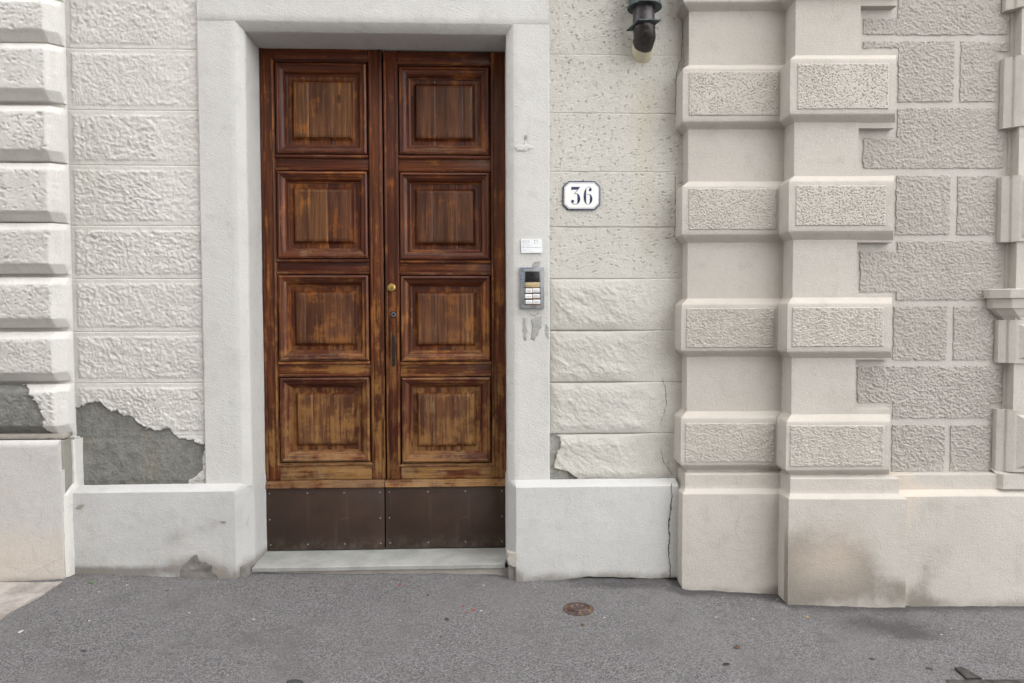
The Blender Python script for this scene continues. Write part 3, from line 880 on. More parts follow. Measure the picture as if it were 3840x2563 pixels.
# ---- plinths
def st_low(px, py, rx, rz, k):
    x, z = A.at(px, py, -.09)
    return lambda X, Z: k*np.exp(-((X-x)/rx)**2-((Z-z)/rz)**2)
def plinths():
    XPL = A.xa([(278, 1900), (283, 2140)], -.09); XPI = A.xa([(876, 1850), (888, 2140)], -.09)
    yin = YD+.09
    xi2 = XJL+CH+.006
    yp = -.09
    zt = ZPL+.024
    o1 = [(XPL-.06, yp), (XPI, yp), (xi2-.004, .03), (xi2, yin)]
    o2 = [(XPL-.06, -.028), (XJL-.003, -.028), (XJL+CH+.0005, .012), (XJL+CH+.0015, yin)]
    s = [st_low(690, 2000, .14, .08, .30), st_low(640, 2030, .06, .04, .25), st_low(800, 1960, .10, .06, .30), st_low(560, 2100, .3, .06, .2), st_low(480, 2140, .4, .02, .5), st_low(300, 1900, .02, .05, .6), st_low(740, 2120, .16, .05, .7)]
    at = {'stain': lambda x, y, z: sum(f(x, z) for f in s)+1.0*sstep(.07, .0, z-gz(x, y))*(.7+.5*fbm(x*5, z*2, seed=77))+.5*np.exp(-((x+1.22)/.03)**2)*sstep(.12, .05, z),
          'warm': lambda x, y, z: .45*np.exp(-((x+1.45)/.2)**2)*sstep(.35, .1, z)}
    loft('plinth', [(-.02, o1), (.10, o1), (ZPL-.002, o1), (ZPL+.002, [(x, y+.004) for x, y in o1[:2]]+o1[2:]), (zt, o2)], M['white_base'], house, step=.02, amp=.002, seed=14, attrs=at, bottom=gbot(A, .010, .012, 3))
    XQ2 = A.xa([(1934, 1850), (1938, 2100)], -.09); XQE = A.xa([(2524, 1830), (2518, 2100)], -.09)+.03
    xi3 = XJR-CH-.006
    p1 = [(xi3, yin), (xi3+.003, .03), (XQ2, yp), (XQE, yp), (XQE+.004, .03)]
    p2 = [(XJR-CH-.0015, yin), (XJR-CH-.0005, .012), (XJR+.003, -.028), (XQE+.002, -.028), (XQE+.004, .03)]
    at = {'stain': lambda x, y, z: 1.0*sstep(.07, .0, z-gz(x, y))*(.7+.5*fbm(x*5, z*2, seed=78))+.6*np.exp(-((x-.14)/.03)**2)*sstep(.06, .0, z)}
    def bt(x, y):
        e = np.interp(x, [A.x(p, 2170, yp) for p in (1935, 1990, 2060, 2130, 2200, 2260, 2330, 2400, 2470, 2515)], [A.z(2200, p, yp) for p in (2186, 2186, 2180, 2171, 2163, 2163, 2168, 2171, 2175, 2172)])
        return e+.006*fbm(x*22, y*22, seed=6, oc=4)
    loft('plinth', [(.02, p1), (.10, p1), (ZPL-.002, p1), (ZPL+.002, p1[:2]+[(x, y+.004) for x, y in p1[2:4]]+p1[4:]), (zt, p2)], M['white_base'], house, step=.02, amp=.002, seed=24, attrs=at, bottom=bt)
    # footing behind the plaster skin
    box('footing', XPL-.05, XJL+CH-.004, yp+.022, .04, -.12, .05, M['mortar_dark'], house, bev=.004, amp=.002)
    box('footing', XJR-CH+.004, XQE-.006, yp+.02, .04, -.16, .05, M['mortar_dark'], house, bev=.004, amp=.002)
    for pts in ([(2128, 1827), (2135, 1885), (2118, 1930), (2098, 1985)], [(2270, 1823), (2285, 1850)]):
        crack(A, pts, yp-.0022, house, .0011, len(pts), M['cement'])
    crack(A, [(1945, 2160), (2005, 2128)], yp-.0022, house, .002, 5, M['cement'])
    crack(A, [(1808-870, 1930), (1800-875, 1965), (1808-868, 2005)], yp+.03, house, .0015, 2, M['cement'])
    lx0, lz1 = A.at(560, 2075, yp); lx1, lz0 = A.at(850, 2176, yp)
    cxl = A.x(738, 2130, yp); wz = lz1-lz0
    def lump_mask(X, Z):
        d = ((X-cxl)/(.112))**2+((Z-lz0)/(wz*.86))**2
        return d+.6*fbm(X*22, Z*22, seed=44, oc=4) < 1.
    def lump_h(X, Z):
        d = ((X-cxl)/.085)**2+((Z-lz0-.03)/(wz*.9))**2
        return .001+.011*np.clip(1-d, 0, 1)**.7+.006*fbm(X*26, Z*26, seed=45, oc=5)
    relief('mortar_patch', lx0, lx1, lz0-.03, lz1, yp, yp+.006, lump_h, M['mortar_dark'], house, res=.005, mask=lump_mask)
    patch(A, [(282, 1905), (300, 1893), (318, 1890), (312, 1904), (290, 1912)], yp-.002, .001, M['mortar'], house, 'mortar_patch', 4, .004)
    patch(A, [(822, 1955), (848, 1957), (845, 1964), (828, 1962)], yp-.002, .001, M['mortar'], house, 'mortar_patch', 6, .003)
    # broken foot of the right jamb
    patch(A, [(1902, 2062), (1938, 2064), (1940, 2090), (1936, 2120), (1905, 2110)], yp+.028, .04, M['mortar'], house, 'mortar_patch', 8, .004)
plinths()

# ---- threshold
def threshold():
    z = .030
    x0, x1 = A.x(943, 2130, -.03), A.x(1893, 2128, -.03)
    xl, xr = XJL+CH+.002, XJR-CH-.001
    o = [(xl, YD+.09), (xl, .06), (x0, -.026), (x1, -.026), (xr, .06), (xr, YD+.09)]
    oo = [(xl, YD+.09), (xl, .066), (x0+.004, -.019), (x1-.004, -.019), (xr, .066), (xr, YD+.09)]
    loft('doorstep', [(z-.026, oo), (z-.022, o), (z-.004, o), (z, oo), (z+.0005, [(xl, YD+.09), (xl, YD+.08), (x0+.2, YD+.07), (x1-.2, YD+.07), (xr, YD+.08), (xr, YD+.09)])], M['step'], house, step=.02, amp=.0016, seed=33, sharp=50,
         attrs={'stain': lambda x, y, z: .8*np.exp(-((x-.0)/.2)**2)*np.exp(-((y-.18)/.09)**2)+.25*(y < -.015)})
    b = [(XJL+.0, .05), (XJL+.01, -.016), (XJR-.02, -.016), (XJR-.0, .05)]
    loft('step_base', [(-.02, b), (z-.025, [(x, y+.002) for x, y in b])], M['mortar'], house, step=.02, amp=.003, seed=35, bottom=gbot(A, -.02, .01, 8),
         attrs={'stain': lambda x, y, z: .4*sstep(0, -.02, z)})
threshold()

# ---- wall courses between door and next house
def right_courses():
    py = [-400, -215, -10, 207, 426, 646, 852, 1046, 1241, 1434, 1627, 1806]
    zs = [A.za([(2150, p), (2450, p)], 0) for p in py]
    x0, x1 = XJR_o-.01, XE+.03
    pipe = (A.x(2412, 250, 0))
    for i in range(len(zs)-1):
        z1, z0 = zs[i], zs[i+1]
        rng = random.Random(500+i)
        rock = i >= 7
        def pe(X, Z):
            if i != len(zs)-2: return np.zeros_like(X)
            rt = np.interp(Z, [A.z(2100, p, 0) for p in (1806, 1795, 1780, 1765, 1755, 1720, 1690, 1660, 1640, 1625)],
                           [A.x(p, 1720, 0) for p in (2156, 2160, 2145, 2122, 2076, 2086, 2093, 2100, 2096, 2070)])
            return np.clip(.5+(rt-X+.012*fbm(X*40, Z*40, seed=61, oc=4))/.010, 0, 1)
        def hf(X, Z):
            base = .0012*fbm(X*50, Z*50, seed=i, oc=3)+.003*fbm(X*4, Z*4, seed=i+40, oc=2)
            gr = np.minimum(Z-z0, z1-Z)
            if not rock:
                a = RAD([18, 20, 22, 24, 12, 2, -6][i])
                d = dents(X, Z, 0, rng, .016, .0075, a, .6, .0092, .30, grid=.032, weight=lambda u, v: .80 if min(v-z0, z1-v) > .012 else .1)
                j = .0013*sstep(.004, 0, gr)
                return base+d*sstep(0, .01, gr)-j
            fx = (X-x0)/(x1-x0)
            fade = 1-sstep(.50, .80, fx+.14*fbm(X*5, Z*5, seed=80+i))*.94
            ed = edge_dist(X, Z, x0+.012, x1+1, z0, z1)
            bul = np.sqrt(np.clip(ed/.05, 0, 1))
            u = X*math.cos(.7)-Z*math.sin(.7); v = X*math.sin(.7)+Z*math.cos(.7)
            rk = .010*fbm(u*10, v*20, seed=90+i, oc=6, gain=.64)+.008*np.abs(fbm(u*26, v*46, seed=95+i, oc=4, gain=.6))
            h = base+fade*bul*(.013+.72*rk)
            d = dents(X, Z, 0, rng, .016, .006, RAD(40), .5, .0035, .25, grid=.026, weight=lambda a, b: .55 if (a-x0)/(x1-x0) > .55 else .05)
            h = h+d-(.0012+.005*fade)*sstep(.005, 0, gr)
            p = pe(X, Z)
            return np.where(p > .5, -.002+.006*fbm(X*26, Z*26, seed=33, oc=5), h)
        at = {'peel': pe, 'yellow': lambda X, Z: np.exp(-((X-pipe-.01)/.055)**2)*sstep(2.56, 2.45, Z)*sstep(1.2, 2.3, Z)*(.75+.4*fbm(X*10, Z*3, seed=8)),
              'stain': lambda X, Z: .30*np.exp(-(x1-X)/.015)}
        at['rough'] = lambda X, Z: (1-.8*sstep(.5, .8, (X-x0)/(x1-x0)))*.9 if rock else .15+0*X
        if rock: at['warm'] = lambda X, Z: .4*np.exp(-((X-x0)/.03)**2)
        relief('stone_block', x0, x1, z0, z1, .0, .046, hf, M['white_wall'], house, res=.0042, attrs=at, seed=i, sharp=80)
    for pts in ([(2485, 1415), (2495, 1460), (2500, 1510), (2478, 1590)], [(2478, 1680), (2488, 1730), (2520, 1780)]):
        crack(A, pts, -.004, house, .0026, len(pts))
    # jamb repairs
    patch(A, [(1962, 1192), (1972, 1195), (1976, 1240), (1974, 1280), (1966, 1276), (1961, 1230)], -.0325, .001, M['cement'], house, 'mortar_patch', 11, .003)
    patch(A, [(1995, 1195), (2018, 1188), (2036, 1185), (2030, 1225), (2012, 1262), (2002, 1284), (1992, 1270), (1998, 1230)], -.0325, .001, M['cement'], house, 'mortar_patch', 12, .004)
    patch(A, [(2046, 1215), (2058, 1225), (2056, 1275), (2048, 1262)], -.0325, .001, M['cement'], house, 'mortar_patch', 13, .003)
    patch(A, [(1998, 992), (2010, 980), (2026, 979), (2027, 990), (2020, 1000), (1996, 1001)], -.0325, .001, M['cement'], house, 'mortar_patch', 14, .002)
    patch(A, [(1928, 552), (1945, 540), (1990, 544), (2000, 556), (1975, 566), (1935, 564)], -.0325, .001, M['white_jamb'], house, 'plaster_repair', 16, .006, .0015)
    patch(A, [(1966, 510), (1976, 506), (1976, 520), (1968, 522)], -.0325, .001, M['mortar'], house, 'mortar_patch', 17, .002)
    crack(A, [(1970, 520), (1962, 560), (1960, 580)], -.0335, house, .002, 4)
    crack(A, [(1985, 1180), (1998, 1186), (2014, 1180), (2020, 1172)], -.0335, house, .0024, 6)
right_courses()
# ================================================================ the double door
def moulding(rect, prof, y0, parent, name='moulding', mats=None, skip=''):
    """four mitred lengths round rect=(x0,x1,z0,z1); prof [(inset, y)]"""
    x0, x1, z0, z1 = rect
    mats = mats or (M['wood_v'], M['wood_h'], M['wood_hw'])
    def cor(u): return [(x0+u, z0+u), (x1-u, z0+u), (x1-u, z1-u), (x0+u, z1-u)]
    for k, nm in enumerate('brtl'):
        if nm in skip: continue
        V = []; n = len(prof)
        sub = 12
        for u, y in prof:
            c = cor(u); a, b = np.array(c[k]), np.array(c[(k+1) % 4])
            for j in range(sub+1):
                p = a+(b-a)*j/sub; V.append((p[0], y0+y, p[1]))
        V = jitter(V, .0006, k)
        s = sub+1
        F = [(i*s+j, i*s+j+1, (i+1)*s+j+1, (i+1)*s+j) for i in range(n-1) for j in range(sub)]
        mesh_obj(name, V, F, {'b': mats[2], 't': mats[1], 'l': mats[0], 'r': mats[0]}[nm], parent, 40)

def leaf(x0, x1, panels, splits, zt, zb, kz0, kx0, kx1, seed, label):
    lf = bpy.data.objects.new('door_leaf', None); lf.empty_display_size = .1
    lf.location = ((x0+x1)/2, YD, .03); put(lf, house); lf['label'] = label
    class P: pass
    root = lf
    off = np.array([lf.location[0], lf.location[1], lf.location[2]])
    before = set(bpy.data.objects)
    px0 = float(np.mean([p[0] for p in panels])); px1 = float(np.mean([p[1] for p in panels]))
    y = YD
    box('core_board', x0+.003, x1-.003, y+.042, y+.066, kz0+.01, zt-.004, M['wood_v'], root, bev=.002)
    # frame of stiles and rails
    e = .010
    box('stile', x0, px0-e, y, y+.04, zb, zt, M['wood_v'], root, bev=.004, amp=.0008, seed=seed)
    box('stile', px1+e, x1, y, y+.04, zb, zt, M['wood_v'], root, bev=.004, amp=.0008, seed=seed+1)
    box('rail', px0-e+.0006, px1+e-.0006, y+.0006, y+.04, panels[0][3]+e, zt, M['wood_h'], root, bev=.003, amp=.0008, seed=seed+2)
    box('rail', px0-e+.0006, px1+e-.0006, y+.0006, y+.04, zb, panels[-1][2]-e, M['wood_hw'], root, bev=.003, amp=.0008, seed=seed+3)
    # raised strips along the stiles and rails
    g = (px0-e)-x0
    bead = [(0, .001), (0, -.006), (.003, -.009), (.008, -.009), (.012, -.005), (.012, .001)]
    moulding((px0-e-.016, px1+e+.016, panels[-1][2]-e-.016, panels[0][3]+e+.016), bead, y, root, 'bead')
    box('edge_strip', x0+.004, x0+.016, y-.007, y+.002, zb+.002, zt-.002, M['wood_v'], root, bev=.003)
    box('edge_strip', x1-.016, x1-.004, y-.007, y+.002, zb+.002, zt-.002, M['wood_v'], root, bev=.003)
    # panels
    for i, (a, b, c, d) in enumerate(panels):
        a, b = px0, px1
        mw = .054
        prof = [(-.002, .006), (-.002, -.008), (.003, -.013), (.009, -.014), (.014, -.010), (.0155, -.004), (.020, -.003), (.030, .000), (.038, .008), (.044, .020), (.047, .027), (mw, .029), (mw, .040)]
        moulding((a, b, c, d), prof, y, root)
        ia, ib, ic, idd = a+mw-.002, b-mw+.002, c+mw-.002, d-mw+.002
        cuts = [0]+splits[i]+[1]
        fb = .026; bw = .016
        for k in range(len(cuts)-1):
            u0, u1 = ia+(ib-ia)*cuts[k], ia+(ib-ia)*cuts[k+1]
            def hf(X, Z, u0=u0, u1=u1, k=k):
                e = edge_dist(X, Z, ia+fb*.8, ib-fb*.8, ic+fb, idd-fb)
                h = .022*np.clip(e/bw, 0, 1)
                h = h-.0025*sstep(bw*1.0, bw*1.12, e)+.003*sstep(bw*1.12, bw*1.3, e)
                je = np.minimum(X-u0, u1-X)
                if 0 < k: h = h-.002*sstep(.0035, 0, X-u0)
                if k < len(cuts)-2: h = h-.002*sstep(.0035, 0, u1-X)
                h = h+.0009*fbm(X*90, Z*3, seed=seed+i*7+k, oc=3)+.0012*fbm(X*6, Z*2, seed=seed+k, oc=2)
                return h
            gap = .0004
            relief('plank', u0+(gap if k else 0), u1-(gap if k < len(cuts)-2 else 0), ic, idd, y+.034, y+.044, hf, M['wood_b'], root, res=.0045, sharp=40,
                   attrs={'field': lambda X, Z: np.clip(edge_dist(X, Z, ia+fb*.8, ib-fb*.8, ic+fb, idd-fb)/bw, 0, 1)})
        # cross rail under the panel
        if i < len(panels)-1:
            t, bt = c-.004, panels[i+1][3]+.004
            hgt = t-bt
            box('rail', a-.0085, b+.0085, y+.006, y+.035, bt, t, M['wood_h'], root, bev=.002, amp=.0006, seed=seed+20+i)
            for (q0, q1) in ((t-hgt*.24, t-.001), (bt+.001, bt+hgt*.22)):
                n = 14
                xs = np.linspace(a-.008, b+.008, n); pr = [(q0, .007), (q0+.002, -.004), (q0+(q1-q0)*.3, -.008), (q0+(q1-q0)*.7, -.0085), (q1-.002, -.005), (q1, .007)]
                V = jitter([(x, y+yy, zz) for x in xs for zz, yy in pr], .0006, seed+i)
                m_ = len(pr)
                F = [(r*m_+j, r*m_+j+1, (r+1)*m_+j+1, (r+1)*m_+j) for r in range(n-1) for j in range(m_-1)]
                mesh_obj('bead', V, F, M['wood_hw'], root, 45)
    # weather board and kick plate
    wz0, wz1 = kz0, zb-.002
    wb0 = A.z(1200, 1833, YD-.02)
    V = []
    pr = [(wz1, .03), (wz1-.001, -.004), (wz1-.006, -.012), (wb0+.004, -.020), (wb0, -.016), (wb0, .03)]
    n = 40
    for x in np.linspace(kx0-.001, kx1+.001, n):
        for zz, yy in pr: V.append((x, y+yy, zz))
    V = jitter(V, .0016, seed); m_ = len(pr)
    F = [(r*m_+j, r*m_+j+1, (r+1)*m_+j+1, (r+1)*m_+j) for r in range(n-1) for j in range(m_-1)]+[tuple(range(m_)), tuple((n-1)*m_+j for j in range(m_))]
    mesh_obj('weather_board', V, F, M['wood_ledge'], root, 40)
    box('kick_plate', kx0, kx1, y-.008, y+.03, kz0, wb0-.002, M['kick'], root, bev=.0015)
    hz = wb0-kz0
    for fx, fz in [(.03, .92), (.35, .92), (.66, .92), (.965, .92), (.03, .5), (.965, .5), (.035, .09), (.35, .09), (.66, .09), (.965, .09)]:
        cx, cz = kx0+(kx1-kx0)*fx, kz0+hz*fz
        pts = [(cx+.0042*math.cos(t), cz+.0042*math.sin(t)) for t in np.linspace(0, 2*math.pi, 10, endpoint=False)]
        prism('screw', pts, y-.0098, y-.007, M['screw'], root)
    # parts were laid out in house coordinates: hang them on the leaf
    for o in set(bpy.data.objects)-before:
        if o.parent == root and o.type == 'MESH':
            if any(k in o.data.materials[0].name for k in ('pine',)):
                me = o.data; at = me.attributes.new('height', 'FLOAT', 'POINT')
                at.data.foreach_set('value', [v.co.z for v in me.vertices])
            o.data.transform(Matrix.Translation(-Vector(off)))
    return lf

def door():
    def rects(rows, dy=YD):
        return [(A.x(l, (t+b)/2, dy), A.x(r, (t+b)/2, dy), A.z((l+r)/2, b, dy), A.z((l+r)/2, t, dy)) for l, r, t, b in rows]
    Lp = rects([(1033, 1375, 241, 577), (1041, 1375, 646, 968), (1050, 1381, 1035, 1352), (1058, 1386, 1419, 1729)])
    Rp = rects([(1495, 1831, 255, 580), (1503, 1831, 651, 973), (1508, 1835, 1038, 1353), (1512, 1841, 1418, 1732)])
    lx0 = A.xa([(968, 190), (983, 1000), (1000, 1790)], YD); gx = A.xa([(1430, 190), (1441, 1000), (1449, 1650)], YD)
    rx1 = A.xa([(1898, 190), (1900, 1000), (1906, 1780)], YD)
    zt = A.za([(1200, 182), (1650, 193)], YD)-.002
    zbL = A.z(1200, 1800, YD); kz = .036
    L = leaf(lx0, gx-.0035, Lp, [[.31, .65], [.56], [.23], [.315]], zt+.006, zbL, kz, A.x(1000, 1950, YD), A.x(1443, 1950, YD), 11, 'left leaf with four raised panels and brown kick plate')
    Rr = leaf(gx+.0035, rx1, Rp, [[.37, .77], [.32, .68], [.37, .77], [.33, .71]], zt-.004, zbL-.001, kz+.002, A.x(1448, 1950, YD), A.x(1898, 1950, YD), 57, 'right leaf with brass lock and iron pull handle')
    off = Vector(Rr.location)
    def hang(o):
        o.data.transform(Matrix.Translation(-off)); return o
    # brass cylinder lock
    cx, cz = A.at(1468, 1079, YD-.012)
    n = 28
    pr = [(.0225, .002), (.0225, -.006), (.020, -.010), (.013, -.0125), (.008, -.0125), (.0075, -.015), (0.0, -.0155)]
    V = [(cx+r*math.cos(t), YD+yy, cz+r*math.sin(t)) for r, yy in pr[:-1] for t in np.linspace(0, 2*math.pi, n, endpoint=False)]+[(cx, YD-.0155, cz)]
    F = [(i*n+k, i*n+(k+1) % n, (i+1)*n+(k+1) % n, (i+1)*n+k) for i in range(len(pr)-2) for k in range(n)]+[((len(pr)-2)*n+k, (len(pr)-2)*n+(k+1) % n, len(V)-1) for k in range(n)]
    hang(mesh_obj('lock_cylinder', V, F, M['brass'], Rr, 30))
    hang(box('keyhole', cx-.001, cx+.001, YD-.0165, YD-.014, cz-.007, cz+.001, M['ink'], Rr, bev=0))
    # square iron key plate with a hollowed keyhole
    cx, cz = A.at(1476, 1180, YD-.004); s = .0165
    hang(box('key_plate', cx-s, cx+s, YD-.005, YD+.002, cz-s, cz+s, M['iron'], Rr, bev=.002))
    pts = [(cx+.011*math.cos(t), cz+.011*math.sin(t)) for t in np.linspace(0, 2*math.pi, 20, endpoint=False)]
    hang(prism('keyhole_rim', pts, YD-.0062, YD-.004, M['alu'], Rr))
    pts = [(cx+.0085*math.cos(t), cz+.0085*math.sin(t)) for t in np.linspace(0, 2*math.pi, 20, endpoint=False)]
    hang(prism('keyhole', pts, YD-.0068, YD-.005, M['black_plastic'], Rr))
    # tapered six-sided pull handle standing off on two studs
    hx, ht = A.at(1475, 1250, YD-.03); hb = A.z(1475, 1375, YD-.03)
    zs = [ht, ht-.012, ht-.03, (ht+hb)/2, hb+.02, hb+.004, hb]
    rs = [.003, .0062, .0085, .0085, .0082, .0075, .005]
    hang(tube('pull_handle', [(hx, YD-.03, z) for z in zs], rs, M['iron'], Rr, seg=6))
    for z in (ht-.03, hb+.02):
        hang(tube('handle_stud', [(hx, YD-.03, z), (hx, YD-.015, z), (hx, YD+.002, z)], [.005, .005, .007], M['iron'], Rr, seg=10))
door()

# ================================================================ the neighbouring house
nb = thing('banded_pilaster_house', 'beige stuccoed house with banded pilasters beside the white house', 'house', (B.ox, B.oy, 0), B.rot)
Y1, Y2, YW = -.105, -.225, -.185            # first pier, second pier, wall field
T = .038
XA = B.xa([(2582, 100), (2581, 560), (2580, 1000), (2576, 1450)], Y1)
XB = B.xa([(2988, 60), (2979, 560), (2971, 1000), (2966, 1450)], Y2)
XC = B.xa([(3224, 100), (3222, 560), (3216, 1000), (3204, 1450)], Y2)
XBR = B.xa([(3359, 320), (3354, 780), (3345, 1220), (3335, 1670)], Y2)
ROW = [((240, 252, 455, 487), (212, 229, 427, 459), (198, 481)), ((678, 697, 879, 908), (664, 684, 867, 903), (650, 910)),
       ((1120, 1144, 1319, 1343), (1116, 1139, 1314, 1339), (1105, 1350)), ((1543, 1569, 1747, 1765), (1553, 1584, 1759, 1779), (1536, 1783))]
PAN = [((2583, 2919, 270, 434), (2990, 3332, 240, 410)), ((2582, 2911, 708, 862), (2984, 3320, 697, 847)),
       ((2573, 2904, 1156, 1305), (2970, 3312, 1153, 1301)), ((2569, 2904, 1587, 1733), (2962, 3315, 1596, 1749))]
ZT = A.za([(2700, 1767)], 0)
XEND = 4.2

def outl1(d): return [(XA-d, .03), (XA-d, Y1-d), (XB-d, Y1-d)]
def outl2(d): return [(XB-d, Y1+.01), (XB-d, Y2-d), (XBR-.6*d, Y2-d), (XBR+.0005*d, YW+.02)]
def neighbour():
    # masonry core
    V = []; F = []
    for (x0, x1, y0, y1, z0, z1) in [(XA-.02, XEND+3, .045, .5, -.4, 9)]:
        for y in (y0, y1): V += [(x0, y, z0), (x1, y, z0), (x1, y, z1), (x0, y, z1)]
        F += [(0, 1, 2, 3), (7, 6, 5, 4), (0, 4, 5, 1), (1, 5, 6, 2), (2, 6, 7, 3), (3, 7, 4, 0)]
    mesh_obj('masonry', V, F, M['beige_wall'], nb, 30)
    # wall field behind everything
    relief('wall', XC-.05, XEND, -.35, TOP, YW, .04, lambda X, Z: .0015*fbm(X*5, Z*5, seed=3, oc=3), M['beige_wall'], nb, res=.03)
    box('upper_wall', XA-.01, XEND, Y1, .04, TOP+.001, 8.9, M['beige_wall'], nb, bev=0)
    # piers
    zb = .40
    loft('pilaster', [(zb, [(XA, .035), (XA, Y1), (XB+.02, Y1)]), (TOP, [(XA, .035), (XA, Y1), (XB+.02, Y1)])], M['beige'], nb, amp=.0016, seed=2,
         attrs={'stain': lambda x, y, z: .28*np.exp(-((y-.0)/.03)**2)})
    loft('pilaster', [(zb, [(XB, Y1+.02), (XB, Y2), (XC, Y2), (XC, YW+.02)]), (TOP, [(XB, Y1+.02), (XB, Y2), (XC, Y2), (XC, YW+.02)])], M['beige'], nb, amp=.0016, seed=5)
    # banded blocks; the first entry repeats the spacing above the frame
    rows = []
    for r1, r2, sl in ROW:
        z = [0]*4
        for k in range(4):
            yy1 = Y1 if k in (0, 3) else Y1-T
            yy2 = Y2 if k in (0, 3) else Y2-T
            z[k] = (B.z(2740, r1[k], yy1)+B.z(3160, r2[k], yy2))/2
        rows.append((z, B.z(3280, sl[0], Y2), B.z(3280, sl[1], Y2)))
    pitch = rows[0][0][1]-rows[1][0][1]
    up = ([v+pitch for v in rows[0][0]], rows[0][1]+pitch, rows[0][2]+pitch)
    zb0 = (B.z(2740, 37, Y1)+B.z(3160, 8, Y2))/2
    up = ([zb0+(v-rows[0][0][3]) for v in rows[0][0]], zb0+(rows[0][1]-rows[0][0][3]), zb0+(rows[0][2]-rows[0][0][3]))
    rows = [up]+rows
    for i, (z, st, sb) in enumerate(rows):
        zt, zft, zfb, zbt = z
        t2 = .002
        lv = lambda f: [(zbt, f(0)), (zbt+.001, f(.001)), (zfb-t2, f(T-t2*.7)), (zfb+t2, f(T)), (zft-t2, f(T)), (zft+t2, f(T-t2*.7)), (zt-.001, f(.001)), (zt, f(0))]
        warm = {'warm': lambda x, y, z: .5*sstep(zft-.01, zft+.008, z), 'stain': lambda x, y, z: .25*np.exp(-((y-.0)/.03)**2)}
        b1 = loft('quoin_block', lv(outl1), M['beige'], nb, step=.025, amp=.0016, seed=40+i, attrs=warm)
        b2 = loft('quoin_block', lv(outl2), M['beige'], nb, step=.025, amp=.0016, seed=60+i, attrs=warm)
        # the wide tooth of the pier behind the second block
        loft('quoin_tooth', [(sb, [(XC-.01, YW+.02), (XC-.01, YW+.019), (XBR, YW+.019), (XBR, YW+.02)]), (sb+.0005, [(XC-.01, YW+.02), (XC-.01, Y2+.0015), (XBR-.001, Y2+.0015), (XBR-.001, YW+.02)]),
             (st, [(XC-.01, YW+.02), (XC-.01, Y2+.0015), (XBR-.001, Y2+.0015), (XBR-.001, YW+.02)]), (st+.006, [(XC-.01, YW+.02), (XC-.01, YW+.01), (XBR-.001, YW+.01), (XBR-.001, YW+.02)])], M['beige'], nb, amp=.001, seed=80+i)
        # rough panels set on the block faces
        for k, (blk, yf) in enumerate(((b1, Y1-T), (b2, Y2-T))):
            if i: pl, pr, pt, pb = PAN[i-1][k]
            else: pl, pr, pt, pb = PAN[0][k]
            x0, x1 = B.x(pl, (pt+pb)/2, yf), B.x(pr, (pt+pb)/2, yf)
            if i: z1, z0 = B.z((pl+pr)/2, pt, yf), B.z((pl+pr)/2, pb, yf)
            else:
                dz = zft-rows[1][0][1]
                z1, z0 = B.z((pl+pr)/2, pt, yf)+dz, B.z((pl+pr)/2, pb, yf)+dz
            rng = random.Random(i*10+k)
            def hf(X, Z):
                ed = edge_dist(X, Z, x0, x1, z0, z1)
                if i <= 2:
                    d = dents(X, Z, 0, rng, .0066, .0058, RAD(-20), 1.2, .0088, .0, grid=.0098,
                              weight=lambda a, b: .72+.35*float(vn(a*9, b*9, seed=i*3+k)))
                    h = .0045+d+.0008*fbm(X*60, Z*60, seed=i)
                else:
                    d = dents(X, Z, int((x1-x0)*(z1-z0)/.000060), rng, .0105, .0058, RAD(-14), .7, .0046, .45)+.0016*fbm(X*60, Z*80, seed=i+9, oc=3)
                    h = .0045+d+.0012*fbm(X*70, Z*70, seed=i, oc=3)
                return h*sstep(-.002, .003, ed)
            relief('rough_panel', x0, x1, z0, z1, yf, yf+.006, hf, M['beige_rough'], blk, res=.0026 if i <= 2 else .0029, sharp=75, attrs={'rough': lambda X, Z: (.2 if i <= 2 else .9)+0*X})
    # roughcast panels of the wall field: lists of photo rectangles forming one panel each
    PN = [[(3238, 3780, 72, 130), (3368, 3752, -120, 132)],
          [(3368, 3575, 158, 382), (3236, 3400, 158, 181)], [(3600, 3736, 158, 382), (3700, 3776, 158, 193)],
          [(3363, 3734, 408, 632), (3236, 3600, 520, 632), (3600, 3759, 512, 632)],
          [(3359, 3561, 661, 881)], [(3589, 3727, 661, 881)],
          [(3362, 3722, 906, 1125), (3224, 3500, 944, 1095), (3600, 3750, 934, 1062)],
          [(3349, 3548, 1151, 1350)], [(3574, 3724, 1151, 1350)],
          [(3347, 3716, 1375, 1568), (3214, 3500, 1375, 1509), (3600, 3757, 1384, 1512)],
          [(3344, 3540, 1595, 1767)], [(3563, 3711, 1595, 1767)]]
    for i, rs in enumerate(PN):
        R = [(B.x(l, (t+b)/2, YW), B.x(r, (t+b)/2, YW), B.z((l+r)/2, b, YW), B.z((l+r)/2, t, YW)) for l, r, t, b in rs]
        x0, x1, z0, z1 = min(r[0] for r in R), max(r[1] for r in R), min(r[2] for r in R), max(r[3] for r in R)
        def ind(X, Z):
            m_ = np.zeros(X.shape, bool)
            Xw = X+.003*fbm(X*50, Z*50, seed=7+i, oc=2); Zw = Z+.003*fbm(X*50, Z*50, seed=17+i, oc=2)
            for a, b, c, d in R: m_ |= (Xw > a) & (Xw < b) & (Zw > c) & (Zw < d)
            return m_
        rng = random.Random(900+i)
        def hf(X, Z):
            u = X*math.cos(.45)-Z*math.sin(.45); v = X*math.sin(.45)+Z*math.cos(.45)
            k = 1.3 if i >= 9 else 1.
            n = fbm(u*120, v*165, seed=i, oc=2, gain=.6)
            return .0045+k*(.0044*n+.0016*fbm(X*40, Z*40, seed=i+5, oc=2))
        relief('roughcast_panel', x0-.004, x1+.004, z0-.004, z1+.004, YW, YW+.004, hf, M['beige_stucco'], nb, res=.003, mask=ind, sharp=80, seed=i)
    # plinth of the first pier
    def zz(px, py, y): return B.z(px, py, y)
